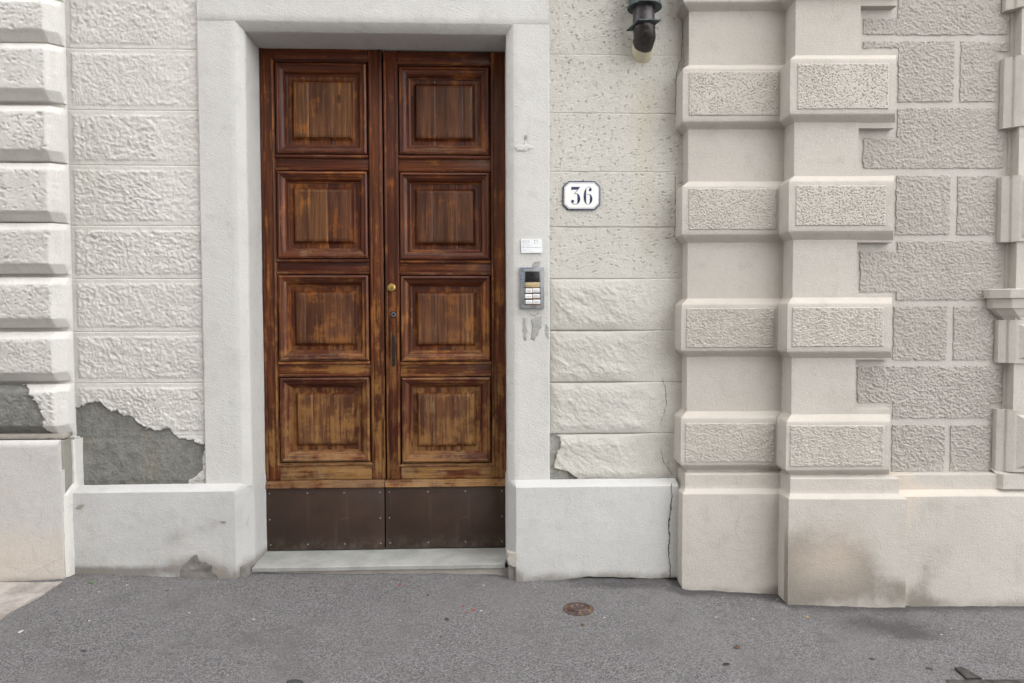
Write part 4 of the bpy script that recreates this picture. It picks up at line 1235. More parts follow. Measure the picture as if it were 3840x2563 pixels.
    XL = B.xa([(2546, 1860), (2543, 2100)], Y1-.075)
    def pl1(d, s): return [(XA-s, .03), (XA-s, Y1-d), (XB-s+.01, Y1-d)]
    zA = [zz(2740, 1767, Y1-.01), zz(2740, 1779, Y1-.04), zz(2740, 1833, Y1-.04), zz(2740, 1852, Y1-.075)]
    sg = {'stain': lambda x, y, z: 1.0*sstep(.0, -.08, z)*(.6+.4*fbm(x*6, z*6, seed=3))+.3*np.exp(-((x-.28)/.06)**2-((z-.33)/.05)**2)+.4*np.exp(-((x-XB)/.05)**2)*sstep(.25, 0., z),
          'warm': lambda x, y, z: .35*(z > zA[3]-.002)}
    loft('plinth', [(-.1, pl1(.075, .037)), (0, pl1(.075, .037)), (zA[3]-.003, pl1(.075, .037)), (zA[3], pl1(.072, .035)), (zA[2], pl1(.041, .017)), (zA[2]+.002, pl1(.04, .016)), (zA[1]-.002, pl1(.04, .016)), (zA[1], pl1(.037, .014)), (zA[0], pl1(0, 0))],
         M['beige'], nb, step=.02, amp=.002, seed=71, attrs=sg, bottom=gbot(B, .014, .014, 31))
    # plinth of the second pier
    XRb = B.xa([(3371, 1820)], Y2-.04); XRl = B.xa([(3401, 1880), (3398, 2200)], Y2-.075)
    def pl2(d, s, xr): return [(XB-s, Y1-.02), (XB-s, Y2-d), (xr, Y2-d), (xr+.001, YW-.02)]
    zB = [zz(3160, 1779, Y2-.01), zz(3160, 1796, Y2-.04), zz(3160, 1852, Y2-.04), zz(3160, 1871, Y2-.075)]
    def s2(x, y, z):
        f = lambda px, py, rx, rz, k: (lambda c: k*np.exp(-((x-c[0])/rx)**2-((z-c[1])/rz)**2))(B.at(px, py, Y2-.075))
        return (f(2990, 2090, .13, .14, .75)+f(3100, 2170, .25, .09, .6)+f(3140, 2060, .20, .16, .6)+f(3350, 2215, .18, .06, .65)+f(3000, 2235, .16, .05, .9)+f(3210, 2130, .13, .08, .5)+.35*sstep(.05, -.1, z))*(y < Y2-.03)
    w2 = lambda x, y, z: .85*np.exp(-((x-B.x(3110, 2080, Y2-.075))/.26)**2-((z-.14)/.20)**2)*(y < Y2-.03)+.25*(z > zB[3]-.002)
    loft('plinth', [(-.12, pl2(.075, .037, XRl)), (-.02, pl2(.075, .037, XRl)), (zB[3]-.003, pl2(.075, .037, XRl)), (zB[3], pl2(.072, .035, XRl-.003)), (zB[2], pl2(.041, .017, XRb)), (zB[2]+.002, pl2(.04, .016, XRb)), (zB[1]-.002, pl2(.04, .016, XRb)), (zB[1], pl2(.037, .014, XRb-.003)), (zB[0], pl2(0, 0, XBR-.02))],
         M['beige'], nb, step=.02, amp=.002, seed=72, attrs={'stain': s2, 'warm': w2}, bottom=gbot(B, .013, .014, 36))
    # plinth under the wall field
    YP = Y2-.05
    zC = [zz(3600, 1770, YW-.01), zz(3600, 1780, YW-.055), zz(3600, 1838, YW-.055), zz(3600, 1861, YP)]
    def pl3(y): return [(XC+.05, y), (XEND, y)]
    def s3(x, y, z):
        f = lambda px, py, rx, rz, k: (lambda c: k*np.exp(-((x-c[0])/rx)**2-((z-c[1])/rz)**2))(B.at(px, py, YP))
        return f(3470, 2150, .05, .2, .45)+f(3500, 1890, .12, .06, .4)+f(3540, 2090, .08, .1, .4)+f(3820, 2150, .06, .15, .35)+f(3420, 2230, .06, .06, .6)+.8*sstep(-.03, -.10, z)*(.6+.4*fbm(x*5, z*5, seed=3))
    w3 = lambda x, y, z: .6*np.exp(-((x-XRl)/.12)**2)*sstep(.2, .4, z)+.75*np.exp(-((z-zC[2])/.03)**2)+.5*np.exp(-((x-XRl)/.05)**2)
    loft('plinth', [(-.14, pl3(YP)), (-.03, pl3(YP)), (zC[3]-.003, pl3(YP)), (zC[3], pl3(YP+.003)), (zC[2], pl3(YW-.057)), (zC[2]+.002, pl3(YW-.055)), (zC[1]-.002, pl3(YW-.055)), (zC[1], pl3(YW-.052)), (zC[0], pl3(YW+.005))],
         M['beige'], nb, step=.025, amp=.002, seed=73, attrs={'stain': s3, 'warm': w3}, bottom=gbot(B, .013, .014, 41))
    # footings behind the plaster skin
    box('footing', XA-.01, XB+.02, Y1-.052, .02, -.35, .02, M['mortar_dark'], nb, bev=.003, amp=.002)
    box('footing', XB-.012, XRl-.02, Y2-.052, YW, -.35, .02, M['mortar_dark'], nb, bev=.003, amp=.002)
    box('footing', XRl-.03, XEND, YP+.022, YW, -.4, .02, M['mortar_dark'], nb, bev=.003, amp=.002)
    yl = Y1-.0775
    for pts, y in (([(2782, 1852), (2784, 1895), (2768, 1950), (2758, 1992), (2772, 2012), (2790, 2040)], yl), ([(2752, 1775), (2762, 1800), (2767, 1832)], Y1-.0425), ([(2650, 1782), (2655, 1830)], Y1-.0425),
                   ([(2757, 2000), (2700, 2020), (2690, 2090)], yl), ([(2652, 1375), (2660, 1402), (2690, 1425), (2710, 1450), (2722, 1480), (2735, 1512)], Y1-.0025)):
        crack(B, pts, y, nb, .0017, len(pts), M['cement'])
    y2 = Y2-.0775
    for pts in ([(3040, 2000), (3042, 1970), (3065, 1953), (3110, 1950), (3150, 1960)], [(3108, 2062), (3100, 2040), (3115, 2015), (3150, 2005)], [(3130, 1928), (3165, 1930)], [(3180, 1940), (3200, 1955)], [(3320, 1950), (3345, 1985)],
                [(3275, 2000), (3300, 2035), (3310, 2060)], [(3010, 2110), (3040, 2118), (3062, 2112)]):
        crack(B, pts, y2, nb, .0016, len(pts), M['mortar'])
    # wide fissure where the two houses meet
    crack(A, [(2520, 1812), (2519, 1850), (2517, 1910), (2511, 1945), (2508, 1990), (2512, 2020), (2506, 2065), (2511, 2100), (2514, 2150), (2512, 2180)], -.0935, nb_crack_parent(), .007, 8)
    crack(A, [(2562, 10), (2556, 60), (2560, 130), (2556, 215), (2538, 270), (2536, 330), (2533, 400), (2530, 440)], -.010, house, .0035, 9)
    crack(A, [(2532, 650), (2532, 750), (2534, 830), (2530, 885)], -.010, house, .0035, 10)
def nb_crack_parent(): return house
neighbour()

# ---- window surround at the right-hand edge
def window_surround():
    xa = B.x(3806, 250, YW-.02); xf = B.x(3826, 250, YW-.06)
    y1 = YW-.065
    x2 = xf+.26
    zb = B.z(3800, 1770, YW-.06)
    ws = bpy.data.objects.new('window_surround', None); ws.empty_display_size = .1; put(ws, nb)
    ol = [(xa-.012, YW+.01), (xa-.012, YW-.012), (xa+.003, YW-.014), (xa+.006, YW-.03), (xf, y1+.012), (xf, y1), (x2, y1), (x2, YW+.01)]
    loft('architrave', [(zb, ol), (TOP, ol)], M['beige'], ws, amp=.001, seed=1)
    def z(py): return B.z(3800, py, YW-.05)
    xb = B.x(3757, 300, YW-.02)
    for t, b in ((-230, 33), (212, 478), (660, 908), (1200, 1362), (1537, 1768)):
        z1, z0 = z(t), z(b)
        o0 = [(xb+.004, YW+.01), (xb+.004, YW-.03), (xb+.028, YW-.046), (xb+.034, YW-.046), (xb+.036, YW-.058), (xb+.058, YW-.074), (xb+.064, YW-.076), (x2+.01, YW-.076), (x2+.01, YW+.01)]
        o1 = [(xb+.004, YW+.01)]+[(xb+.004, YW+.008)]*6+[(x2+.01, YW+.008), (x2+.01, YW+.01)]
        loft('surround_block', [(z0, o1), (z0+.0005, o0), (z1-.0005, o0), (z1, o1)], M['beige'], ws, amp=.001, seed=int(t), step=.03)
        # faceted boss on the block
        c = .045; xb2 = xb+.066
        f0 = [(xb2, YW-.074), (x2, YW-.074)]
        zz0, zz1 = z0+.018, z1-.02
        V = [(xb2, YW-.074, zz0), (x2, YW-.074, zz0), (x2, YW-.074, zz1), (xb2, YW-.074, zz1), (xb2+.07, YW-.074-c, zz0+.045), (x2-.05, YW-.074-c, zz0+.045), (x2-.05, YW-.074-c, zz1-.045), (xb2+.07, YW-.074-c, zz1-.045)]
        mesh_obj('boss', V, [(0, 1, 5, 4), (1, 2, 6, 5), (2, 3, 7, 6), (3, 0, 4, 7), (4, 5, 6, 7)], M['beige'], ws, 10)
    # sill cornice
    xs_ = B.x(3700, 1100, YW-.03)
    zc = [z(v) for v in (1201, 1187, 1185, 1160, 1157, 1121, 1119, 1088, 1085)]
    ins = [.085, .070, .062, .035, .022, .018, .002, 0, .01]
    yo = [.074, .076, .08, .088, .094, .10, .11, .114, .106]
    def oc(i, o): return [(xs_+i, YW+.01), (xs_+i, YW-o*.45), (xs_+i+.055, YW-o), (x2+.05, YW-o), (x2+.05, YW+.01)]
    loft('sill_cornice', [(zz, oc(i, o)) for zz, i, o in zip(zc, ins, yo)]+[(zc[-1]+.001, [(xs_+.02, YW+.01)]+[(xs_+.02, YW+.008)]*2+[(x2+.05, YW+.008), (x2+.05, YW+.01)])], M['beige'], ws, step=.03, amp=.001, seed=4)
    # block of plinth band under the surround
    xk = B.x(3762, 1810, YW-.078)
    zA, zB = B.z(3800, 1783, YW-.1), B.z(3800, 1840, YW-.1)
    loft('plinth_block', [(zB, [(xk-.02, YW-.05), (xk, YW-.078), (x2+.02, YW-.078)]), (zA-.002, [(xk-.02, YW-.05), (xk, YW-.078), (x2+.02, YW-.078)]), (zA+.012, [(xk-.01, YW+.0), (xk+.01, YW-.02), (x2+.02, YW-.02)])], M['beige'], ws, amp=.001, seed=6)
window_surround()

# ================================================================ things on the wall
def number_plate():
    yb = -.002
    def o(px, py): return A.at(2080+px/9.225, 650+py/9.225, -.012)
    t = thing('house_number_plate', 'white octagonal enamel plate with blue number 36 on the wall', 'number plate', (*[A.at(2181, 734, 0)[0]], -.002, A.at(2181, 734, 0)[1]))
    off = Vector(t.location)
    parts = []
    def poly(nm, pts, y, th, mat):
        P = [o(*p) for p in pts]; ob = prism(nm, P, y, y+th, mat, t); parts.append(ob); return ob
    ring = [(485, 275), (1395, 275), (1585, 470), (1580, 1080), (1385, 1277), (470, 1277), (275, 1085), (285, 465)]
    c = np.mean(ring, 0)
    def inset(k):
        out = []
        n = len(ring)
        for i in range(n):
            p0, p1, p2 = (np.array(ring[j % n], float) for j in (i-1, i, i+1))
            d1 = (p1-p0)/np.linalg.norm(p1-p0); d2 = (p2-p1)/np.linalg.norm(p2-p1)
            n1 = np.array([-d1[1], d1[0]]); n2 = np.array([-d2[1], d2[0]])
            b = n1+n2; b /= np.linalg.norm(b); out.append(tuple(p1+b*k/max(.2, b.dot(n1))))
        return out
    poly('plate', ring, -.0095, .0075, M['enamel_blue'])
    poly('white_line', inset(42), -.0105, .003, M['enamel_white'])
    poly('blue_line', inset(62), -.0110, .003, M['enamel_blue'])
    poly('white_field', inset(76), -.0115, .003, M['enamel_white'])
    def dig(polys, balls):
        V = []; F = []
        k = 0
        for pp in polys:
            b = len(V)
            for q in pp:
                x, z = o(*q); V.append((x, -.0123-k*.00012, z))
            F.append(tuple(range(b, len(V)))); k += 1
        for (bx, by, r) in balls:
            b = len(V)
            for a in np.linspace(0, 2*math.pi, 24, endpoint=False):
                x, z = o(bx+r*math.cos(a), by+r*math.sin(a)); V.append((x, -.0123-k*.00012, z))
            F.append(tuple(range(b, len(V)))); k += 1
        ob = mesh_obj('digit', V, F, M['enamel_blue'], t, 0); parts.append(ob)
    dig([[(575, 477), (885, 477), (800, 572), (625, 572), (592, 584), (575, 612)],
         [(868, 480), (885, 480), (693, 712), (663, 727)],
         [(663, 727), (700, 704), (745, 700), (800, 716), (845, 755), (876, 815), (888, 885), (874, 970), (838, 1035), (785, 1072), (722, 1088), (722, 1077), (760, 1060), (780, 1030), (785, 990), (786, 790), (779, 745), (760, 720), (733, 711), (700, 716)],
         [(722, 1088), (660, 1078), (610, 1045), (580, 1005), (572, 972), (600, 972), (640, 1035), (680, 1066), (722, 1077)]], [(620, 972, 51)])
    dig([[(1180, 474), (1130, 488), (1080, 530), (1035, 610), (1008, 700), (997, 810), (1006, 910), (1030, 990), (1070, 1050), (1110, 1078), (1150, 1088), (1150, 1077), (1115, 1062), (1096, 1030), (1090, 990), (1092, 580), (1100, 530), (1130, 498), (1180, 485)],
         [(1115, 752), (1145, 724), (1185, 718), (1235, 738), (1280, 790), (1308, 880), (1300, 950), (1270, 1020), (1215, 1070), (1150, 1088), (1150, 1077), (1190, 1058), (1208, 1025), (1214, 985), (1221, 800), (1210, 755), (1190, 735), (1165, 729), (1125, 756)],
         [(1180, 474), (1225, 484), (1262, 515), (1280, 560), (1279, 590), (1240, 575), (1238, 545), (1222, 508), (1180, 485)]], [(1228, 581, 50)])
    for ob in parts: ob.data.transform(Matrix.Translation(-off))
number_plate()

def notice():
    yb = -.033
    def o(px, py): return A.at(1945+px/23.49, 890+py/23.49, yb-.004)
    loc = (o(1140, 800)[0], yb, o(1140, 800)[1])
    t = thing('notice_plate', 'small white printed notice plate above the door intercom', 'notice', loc)
    before = set(bpy.data.objects)
    c = [o(205, 180), o(2045, 180), o(2065, 1370), o(235, 1395)]
    prism('plate', [c[0], c[1], c[2], c[3]], yb-.005, yb+.001, M['paper'], t)
    y = yb-.0056
    def tx(s, px, py, hpx, wpx, mat):
        x, z = o(px, py); x2, _ = o(px+wpx, py); _, z2 = o(px, py-hpx)
        text(s, x, z, y, z2-z, mat, t, width=x2-x)
    tx('EMERGENZE', 300, 325, 45, 670, M['ink_red'])
    tx('800 894 984', 355, 468, 75, 600, M['ink'])
    tx('(', 280, 500, 130, 40, M['ink_green'])
    tx('CONDOMINIO AMMINISTRATO DA', 290, 795, 45, 950, M['ink_grey'])
    tx('Marco Suisola Amministrazioni s.r.l.', 290, 935, 85, 1700, M['ink'])
    for lx, ly, wv in ((300, 1085, 800), (300, 1145, 640), (300, 1205, 890), (300, 1265, 1060), (300, 1325, 520), (290, 600, 680), (290, 650, 680), (1390, 600, 580), (1510, 420, 260)):   # print too small to read in the photograph
        x, z = o(lx, ly); x2, z2 = o(lx+wv, ly-15)
        xs_ = np.arange(x, x2, .0022)
        V = []; F = []
        for q in xs_:
            if random.Random(int(q*1e6)).random() < .16: continue
            b = len(V); V += [(q, y, z), (q+.0015, y, z), (q+.0015, y, z+.0007), (q, y, z+.0007)]; F.append((b, b+1, b+2, b+3))
        mesh_obj('lettering', V, F, M['ink_grey'], t, 0)
    # outline emblem
    def ln(pts, wpx=14):
        V = []; F = []
        for (a, b), (a2, b2) in zip(pts, pts[1:]):
            h = abs(b2-b) < abs(a2-a)
            q = [(a, b-wpx), (a2, b2-wpx), (a2, b2+wpx), (a, b+wpx)] if h else [(a-wpx, b), (a+wpx, b), (a2+wpx, b2), (a2-wpx, b2)]
            bb = len(V)
            for r in q:
                x, z = o(*r); V.append((x, y, z))
            F.append((bb, bb+1, bb+2, bb+3))
        mesh_obj('emblem', V, F, M['ink_grey'], t, 0)
    ln([(1380, 270), (1650, 270), (1650, 400)]); ln([(1385, 300), (1385, 560), (1500, 560)])
    prism('emblem', [o(1400, 285), o(1440, 285), o(1440, 330), o(1400, 330)], y-.0002, y, M['ink'], t)
    tx('SUISOLA', 1555, 475, 40, 300, M['ink_grey'])
    for ob in set(bpy.data.objects)-before:
        if ob.parent == t: ob.data.transform(Matrix.Translation(-Vector(loc)))
notice()

def intercom():
    yb = -.032
    def o(px, py): return A.at(1920+px/4.356, 860+py/4.356, yb-.02)
    loc = (o(330, 960)[0], yb, o(330, 960)[1])
    t = thing('door_intercom', 'grey metal door intercom with white name cards on the jamb', 'intercom', loc)
    before = set(bpy.data.objects)
    def rect(nm, x0, y0, x1, y1, ya, ybk, mat, bev=.0015, parent=t):
        a, z1 = o(x0, y0); b, z0 = o(x1, y1); a2, _ = o(x0, y1)
        return box(nm, (a+a2)/2, b, ya, ybk, z0, z1, mat, parent, bev=bev)
    rect('housing', 133, 622, 528, 1297, yb-.022, yb+.002, M['alu'], .004)
    patchpts = [(140, 630), (385, 628), (370, 640), (300, 645), (215, 660), (196, 690), (192, 880), (165, 915), (150, 922), (140, 900)]
    prism('worn_paint', [o(*p) for p in patchpts], yb-.0224, yb-.021, M['alu_worn'], t)
    prism('worn_paint', [o(*p) for p in [(142, 1245), (190, 1258), (225, 1262), (205, 1285), (146, 1288)]], yb-.0224, yb-.021, M['alu_worn'], t)
    rect('module_frame', 198, 672, 470, 1240, yb-.0235, yb-.02, M['iron'], .001)
    rect('module_frame', 200, 674, 468, 860, yb-.0240, yb-.02, M['alu'], .001)
    g = rect('speaker_grille', 213, 690, 453, 860, yb-.0246, yb-.022, M['black_plastic'], .001)
    gx0, gz1 = o(225, 705); gx1, gz0 = o(443, 850)
    for q in np.linspace(gz0, gz1, 9):
        box('grille_bar', gx0, gx1, yb-.0254, yb-.0245, q-.0007, q+.0007, M['black_plastic'], t, bev=0)
    ys_ = [(866, 956), (962, 1048), (1056, 1142), (1150, 1236)]
    for k, (a, b) in enumerate(ys_):
        rect('name_strip', 219, a+3, 455, b-3, yb-.0246, yb-.022, M['amber'] if k == 0 else M['amber_dark'], .001)
        for xx in (200, 458):
            rect('button_clip', xx, a+2, xx+14, b-2, yb-.0252, yb-.022, M['alu'], .001)
    cards = [(224, 972, 331, 1040, 'MANGIFERTI|FUSCALDO'), (340, 969, 449, 1034, 'CRUZ LOPEZ|SANTOMAURO'), (217, 1064, 327, 1130, 'M.R. URCIUOLI'), (344, 1060, 450, 1124, "LENOCI|D'AMICO"), (224, 1160, 333, 1222, 'TUCCI|DEL GRANDE'), (345, 1153, 456, 1220, 'TAGLIAFERRI|LANDINI'), (226, 890, 334, 926, 'CONDOMINIO')]
    for x0, y0, x1, y1, s in cards:
        amb = s.startswith('COND')
        rect('name_card', x0, y0, x1, y1, yb-.0254, yb-.0245, M['amber'] if amb else M['paper'], .0003)
        if amb: continue
        ls = s.split('|'); n = len(ls); hh = (y1-y0)
        for j, l in enumerate(ls):
            cyp = y0+hh*(.5 if n == 1 else (.36+.36*j)); hp = hh*(.24 if n > 1 else .2)
            xa, za = o(x0+(x1-x0)*.10, cyp+hp/2); xb, zb = o(x0+(x1-x0)*.90, cyp-hp/2)
            if l in ('LANDINI', 'TUCCI', 'FUSCALDO'): d = (xb-xa)*.14; xa += d; xb -= d
            text(l, xa, za, yb-.0258, zb-za, M['ink'], t, width=xb-xa)
    xa, za = o(310, 1272); xb, zb = o(384, 1258)
    text('Comelit', xa, za, yb-.0226, zb-za, M['ink'], t, width=xb-xa)
    for ob in set(bpy.data.objects)-before:
        if ob.parent == t: ob.data.transform(Matrix.Translation(-Vector(loc)))
intercom()

def pipe():
    xc = A.x(2413, 60, -.11); yp = -.115
    z = lambda py: A.z(2413, py, yp)
    t = thing('downpipe', 'dark copper downpipe bending into the wall over a cream sleeve', 'pipe', (xc, 0, z(190)))
    before = set(bpy.data.objects)
    r = .0535
    zf = z(97)
    tube('pipe', [(xc+.004, yp, TOP), (xc+.004, yp, z(-20)), (xc, yp, z(40)), (xc, yp, zf)], [r, r, r, r*.98], M['copper'], t, 28)
    zc = z(32)
    tube('collar', [(xc+.004, yp, zc+.16), (xc+.004, yp, zc+.03), (xc+.004, yp, zc+.008), (xc+.004, yp, zc), (xc+.004, yp, zc+.004)], [.074, .078, .083, .084, .056], M['verdigris'], t, 28, caps=False)
    # thin square drip plate, corner forward, slightly tilted
    V = []; a0 = RAD(62)
    for th in (0, .005):
        for k in range(4):
            a = a0+k*math.pi/2+math.pi; R = .088
            V.append((xc+R*math.cos(a), min(yp+R*math.sin(a), -.012), zf+th+.012*math.cos(a)*1.))
    mesh_obj('drip_plate', V, [(0, 1, 2, 3), (7, 6, 5, 4)]+[(k, 4+k, 4+(k+1) % 4, (k+1) % 4) for k in range(4)], M['verdigris'], t, 20)
    # tarred elbow turning back into the wall
    ze = z(108)
    path = [(xc, yp, zf+.002), (xc, yp, zf-.03), (xc, yp, (zf+ze)/2)]; rr = [.051, .050, .051]
    for a in np.linspace(0, 1.38, 9):
        path.append((xc+.013*a, yp+.105*(1-math.cos(a)), ze-.085*math.sin(a)*.62)); rr.append(.056-.004*a)
    tube('tarred_elbow', path, rr, M['tar'], t, 30, amp=.12, seed=4)
    p1 = np.array(path[-2]); d = np.array([.10, .9, -.36]); d /= np.linalg.norm(d)
    tube('wall_sleeve', [p1+d*s for s in (-.005, .02, .05, .10)], [.0525, .053, .053, .053], M['pvc'], t, 30)
    for ob in set(bpy.data.objects)-before:
        if ob.parent == t: ob.data.transform(Matrix.Translation(-Vector(t.location)))
pipe()

# ================================================================ things on the pavement
def cover():
    x, y, z = ground_at(2170, 2286)
    x1, _, _ = ground_at(2170+58.5, 2286)
    r = x1-x
    t = thing('valve_cover', 'small round rusty iron valve cover set in the asphalt', 'cover', (x, y, z))
    n = 40
    def lathe(nm, pr, mat):
        V = [(a*math.cos(q), a*math.sin(q), h) for a, h in pr for q in np.linspace(0, 2*math.pi, n, endpoint=False)]
        F = [(i*n+k, i*n+(k+1) % n, (i+1)*n+(k+1) % n, (i+1)*n+k) for i in range(len(pr)-1) for k in range(n)]
        F.append(tuple((len(pr)-1)*n+k for k in range(n)))
        o = mesh_obj(nm, V, F, mat, t, 30); return o
    lathe('frame_ring', [(r, -.02), (r*1.0, .003), (r*.98, .0045), (r*.80, .0045), (r*.785, .002), (r*.785, -.006), (r*.77, -.006)], M['rust'])
    lid = lathe('lid', [(r*.775, -.01), (r*.775, .0035), (r*.74, .004), (r*.72, .001), (r*.44, .001), (r*.43, .004), (r*.41, .0045), (r*.40, .003)], M['rust'])
    V = [(.012*math.cos(q)*1.5, .008*math.sin(q), .0036) for q in np.linspace(0, 2*math.pi, 12, endpoint=False)]
    mesh_obj('key_slot', V, [tuple(range(12))], M['ink'], t, 0)
    # raised lettering round the lid
    word = 'ACQUEDOTTO'
    for k, ch in enumerate(word):
        cu = bpy.data.curves.new('t', 'FONT'); cu.body = ch; cu.size = r*.34; cu.align_x = 'CENTER'; cu.extrude = .002
        ob = bpy.data.objects.new('t', cu); C.objects.link(ob)
        me = bpy.data.meshes.new_from_object(ob.evaluated_get(bpy.context.evaluated_depsgraph_get()))
        P = np.array([v.co[:] for v in me.vertices]); F = [tuple(p.vertices) for p in me.polygons]
        bpy.data.objects.remove(ob); bpy.data.curves.remove(cu); bpy.data.meshes.remove(me)
        a = RAD(-250+k*36)
        rad = r*.47
        # feet of the letters towards the middle
        lx, ly = P[:, 0], P[:, 1]+rad
        ca, sa = math.cos(a-math.pi/2), math.sin(a-math.pi/2)
        Q = np.stack([lx*ca-ly*sa, lx*sa+ly*ca, P[:, 2]+.0022], 1)
        mesh_obj('letter', Q, F, M['rust'], t, 30)
cover()

def drain():
    # corner of a rusty iron gully frame
    x, y, z = ground_at(3545, 2552)
    t = thing('gully_frame', 'dark worn iron gully frame sunk flush in the asphalt', 'drain', (x, y, z-.005), RAD(-2))
    L = .55
    box('frame_bar', 0, L, -.03, 0, -.03, .009, M['steel'], t, bev=.003, amp=.001)
    box('frame_bar', 0, .03, -L, -.031, -.03, .009, M['steel'], t, bev=.003, amp=.001)
    box('frame_bar', L-.03, L, -L, -.031, -.03, .009, M['steel'], t, bev=.003, amp=.001)
    box('frame_bar', .031, L-.031, -L, -L+.03, -.03, .009, M['steel'], t, bev=.003, amp=.001)
    for k in range(7):
        xx = .05+k*.068
        box('grate_bar', xx, xx+.03, -L+.032, -.032, -.03, .005, M['steel'], t, bev=.003)
    a = ground_at(3575, 2508); b = ground_at(3605, 2508); c = ground_at(3680, 2552); d = ground_at(3625, 2552)
    V = []
    for h in (.010, -.01):
        for q in (a, b, c, d):
            V.append((q[0]-x, q[1]-y+.004*(q in (c, d)), h))
    mesh_obj('lug', V, [(0, 1, 2, 3), (7, 6, 5, 4), (0, 4, 5, 1), (1, 5, 6, 2), (2, 6, 7, 3), (3, 7, 4, 0)], M['steel'], t, 20)
drain()

def lump(name, px, py, size, mat, label, cat, group=None, flatn=.5, seed=0, stretch=1.):
    x, y, z = ground_at(px, py)
    bm = bmesh.new(); bmesh.ops.create_icosphere(bm, subdivisions=2, radius=1.)
    rng = random.Random(seed); a = rng.uniform(0, 6.28)
    V = []
    for v in bm.verts:
        c = np.array(v.co); k = 1+.3*float(fbm(c[0]*1.5+seed, c[1]*1.5, c[2]*1.5, seed, 2))
        c = c*k*np.array([stretch, 1, flatn])*size
        V.append((c[0]*math.cos(a)-c[1]*math.sin(a), c[0]*math.sin(a)+c[1]*math.cos(a), c[2]+size*flatn*.75))
    F = [[v.index for v in f.verts] for f in bm.faces]; bm.free()
    o = mesh_obj(name, V, F, mat, None, 0)
    o.location = (x, y, z); return tag(o, label, cat, group)
def pebbles():
    pts = [(290, 2208), (476, 2196), (372, 2222), (268, 2251), (335, 2330), (818, 2183), (640, 2210), (2265, 2318), (2145, 2300-70), (2818, 2252), (2710, 2244), (2822, 2324), (2685, 2316), (3566, 2358), (3530, 2383), (1500, 2330), (1780, 2352), (950, 2325), (710, 2300), (2006, 2205), (1640, 2420)]
    for k, (a, b) in enumerate(pts):
        lump('pebble', a, b, .0032+.0020*((k*37) % 10)/10, M['pebble'], 'small pale pebble lying loose on the asphalt', 'pebble', 'loose pale pebbles on the asphalt', .55, k, 1.3)
    lump('white_fleck', 78, 2370, .0075, M['pebble'], 'elongated white fleck on the asphalt near the pinkish paving', 'fleck', None, .25, 51, 1.9)
    gum = ['dark oval gum spot on the asphalt in front of the right door leaf', 'dark gum spot on the asphalt below the stained plinth', 'grey gum spot on the asphalt beside the iron gully frame',
           'dark elongated gum spot on the asphalt near the pinkish paving', 'broad dark flattened gum patch on the asphalt before the left door leaf', 'small dark gum spot close to the mortar lump on the plinth']
    for k, (a, b, s, st) in enumerate([(1675, 2323, .0100, 1.4), (3270, 2472, .0100, 1.3), (3485, 2508, .010, 1.5), (312, 2442, .0095, 1.6), (1105, 2560, .018, 1.8), (625, 2216, .008, 1.2)]):
        lump('gum_spot', a, b, s, M['gum'], gum[k], 'gum', 'chewing gum spots on the asphalt', .08, 60+k, st)
    lump('brown_litter', 1606, 2234, .007, M['leaf_brown'], 'crumpled brown leaf scrap in front of the doorstep', 'leaf', None, .5, 71, 1.3)
    lump('brown_litter', 2765, 2430, .0125, M['leaf_brown'], 'flat brown leaf below the banded pilasters', 'leaf', None, .25, 72, 1.5)
    lump('brown_litter', 2185, 2345, .009, M['leaf_brown'], 'dark brown smear beside the rusty valve cover', 'litter', None, .2, 73, 1.4)
    for k, (a, b, s) in enumerate([(1737, 2273, .006), (1774, 2289, .008), (1750, 2297, .006), (1497, 2195, .006), (1517, 2197, .004)]):
        lump('red_petal', a, b, s, M['petal'], 'small shrivelled red petal on the asphalt before the door', 'petal', 'red petals before the door', .3, 80+k, 1.5)
    for k, (a, b) in enumerate([(1804, 2292), (1813, 2197)]):
        lump('pink_petal', a, b, .0055, M['pebble'], 'pale pink petal on the asphalt before the door', 'petal', 'pale petals before the door', .3, 90+k, 1.5)
pebbles()

def leaf_thing(name, px, py, size, mat, label, seed):
    x, y, z = ground_at(px, py); rng = random.Random(seed)
    n = 14; V = [(0, 0, .004)]
    for k in range(n):
        a = 2*math.pi*k/n; r = size*(1+.35*math.cos(a)+.2*math.sin(5*a))
        V.append((r*math.cos(a), r*math.sin(a)*.75, .003+.25*size*abs(math.sin(a))+.002*rng.random()))
    V += [(v[0], v[1], v[2]-.0006) for v in V]
    F = [(0, k+1, (k+1) % n+1) for k in range(n)]+[(n+1, n+1+(k+1) % n+1, n+1+k+1) for k in range(n)]+[(k+1, (k+1) % n+1, n+1+(k+1) % n+1, n+1+k+1) for k in range(n)]
    o = mesh_obj(name, V, F, mat, None, 0); o.location = (x, y, z); o.rotation_euler = (0, 0, rng.uniform(0, 6))
    tag(o, label, 'leaf')
leaf_thing('green_leaf', 343, 2188, .012, M['leaf_green'], 'small fresh green leaf by the foot of the plinth', 1)
leaf_thing('yellow_leaf', 606, 2159, .0085, M['leaf_yellow'], 'small yellow leaf against the plinth near a mortar lump', 2)
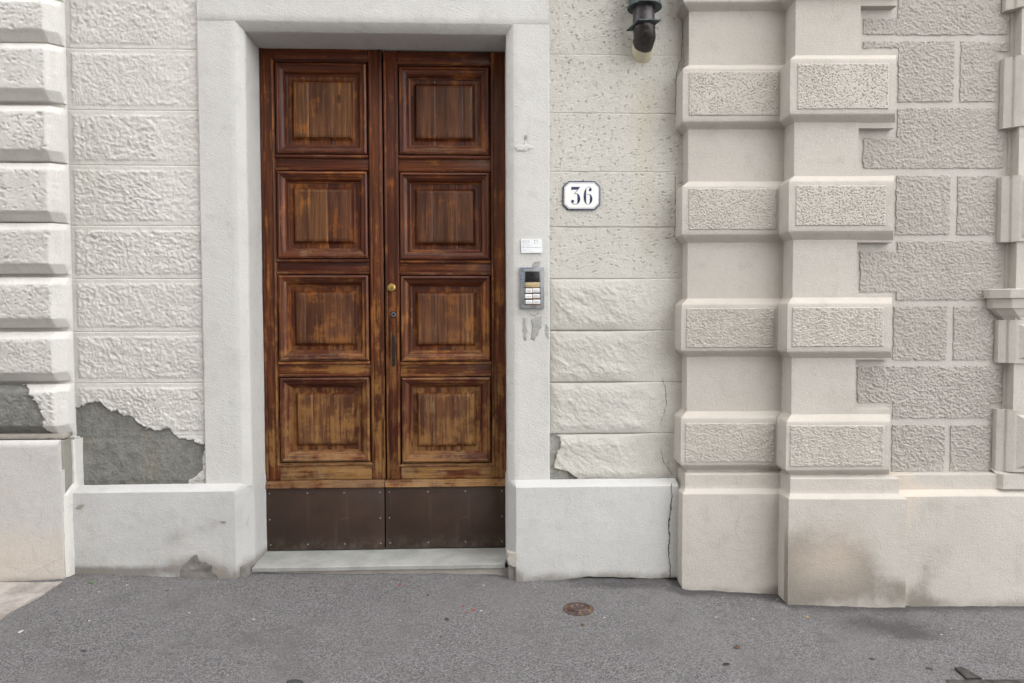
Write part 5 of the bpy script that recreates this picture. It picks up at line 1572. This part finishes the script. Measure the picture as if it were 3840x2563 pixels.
leaf_thing('dry_leaf', 3030, 2318, .008, M['leaf_yellow'], 'small dry leaf below the stained plinth', 3)
def feather():
    x, y, z = ground_at(2718, 2496)
    V = []; F = []
    for k, (a, l) in enumerate(((.2, .024), (-.15, .026), (2.9, .010))):
        b = len(V); c, s = math.cos(a), math.sin(a)
        for u, v, h in ((0, -.003, .004), (0, .003, .004), (l*.6, .005, .006), (l, .001, .004), (l*.6, -.004, .006), (0, 0, .009)):
            V.append((u*c-v*s, u*s+v*c, h))
        F += [(b, b+4, b+5), (b+4, b+3, b+5), (b+3, b+2, b+5), (b+2, b+1, b+5), (b+1, b, b+5), (b, b+1, b+2, b+3, b+4)]
    o = mesh_obj('black_scrap', V, F, M['feather'], None, 20); o.location = (x, y, z)
    tag(o, 'small forked black scrap lying on the asphalt', 'litter')
feather()

def grit():
    rng = random.Random(77); V = []; F = []
    def one(x, y, s):
        z = float(gz(x, y)); b = len(V)
        h = s*rng.uniform(.5, .9)
        for dx, dy, dz in ((1, 0, .3), (0, 1, .35), (-1, 0, .3), (0, -1, .35), (0, 0, 1), (0, 0, -.6)):
            V.append((x+dx*s*rng.uniform(.6, 1.2), y+dy*s*rng.uniform(.6, 1.2), z+.003+dz*h))
        for a in range(4):
            F.append((b+a, b+(a+1) % 4, b+4)); F.append((b+(a+1) % 4, b+a, b+5))
    for (p0, p1, n) in (((280, 2160), (880, 2178), 150), ((900, 2190), (1900, 2200), 260), ((1940, 2198), (2520, 2186), 150), ((2560, 2240), (2920, 2248), 120), ((2960, 2280), (3400, 2292), 130), ((3400, 2290), (3840, 2275), 110)):
        for _ in range(n):
            t_ = rng.random(); d = abs(rng.gauss(0, 26))
            x, y, _z = ground_at(p0[0]+(p1[0]-p0[0])*t_, p0[1]+(p1[1]-p0[1])*t_+d)
            one(x, y, rng.uniform(.0012, .0035))
    o = mesh_obj('grit', V, F, M['grit'], None, 0)
    tag(o, 'loose grit gathered along the foot of the walls', 'grit', kind='stuff')
grit()
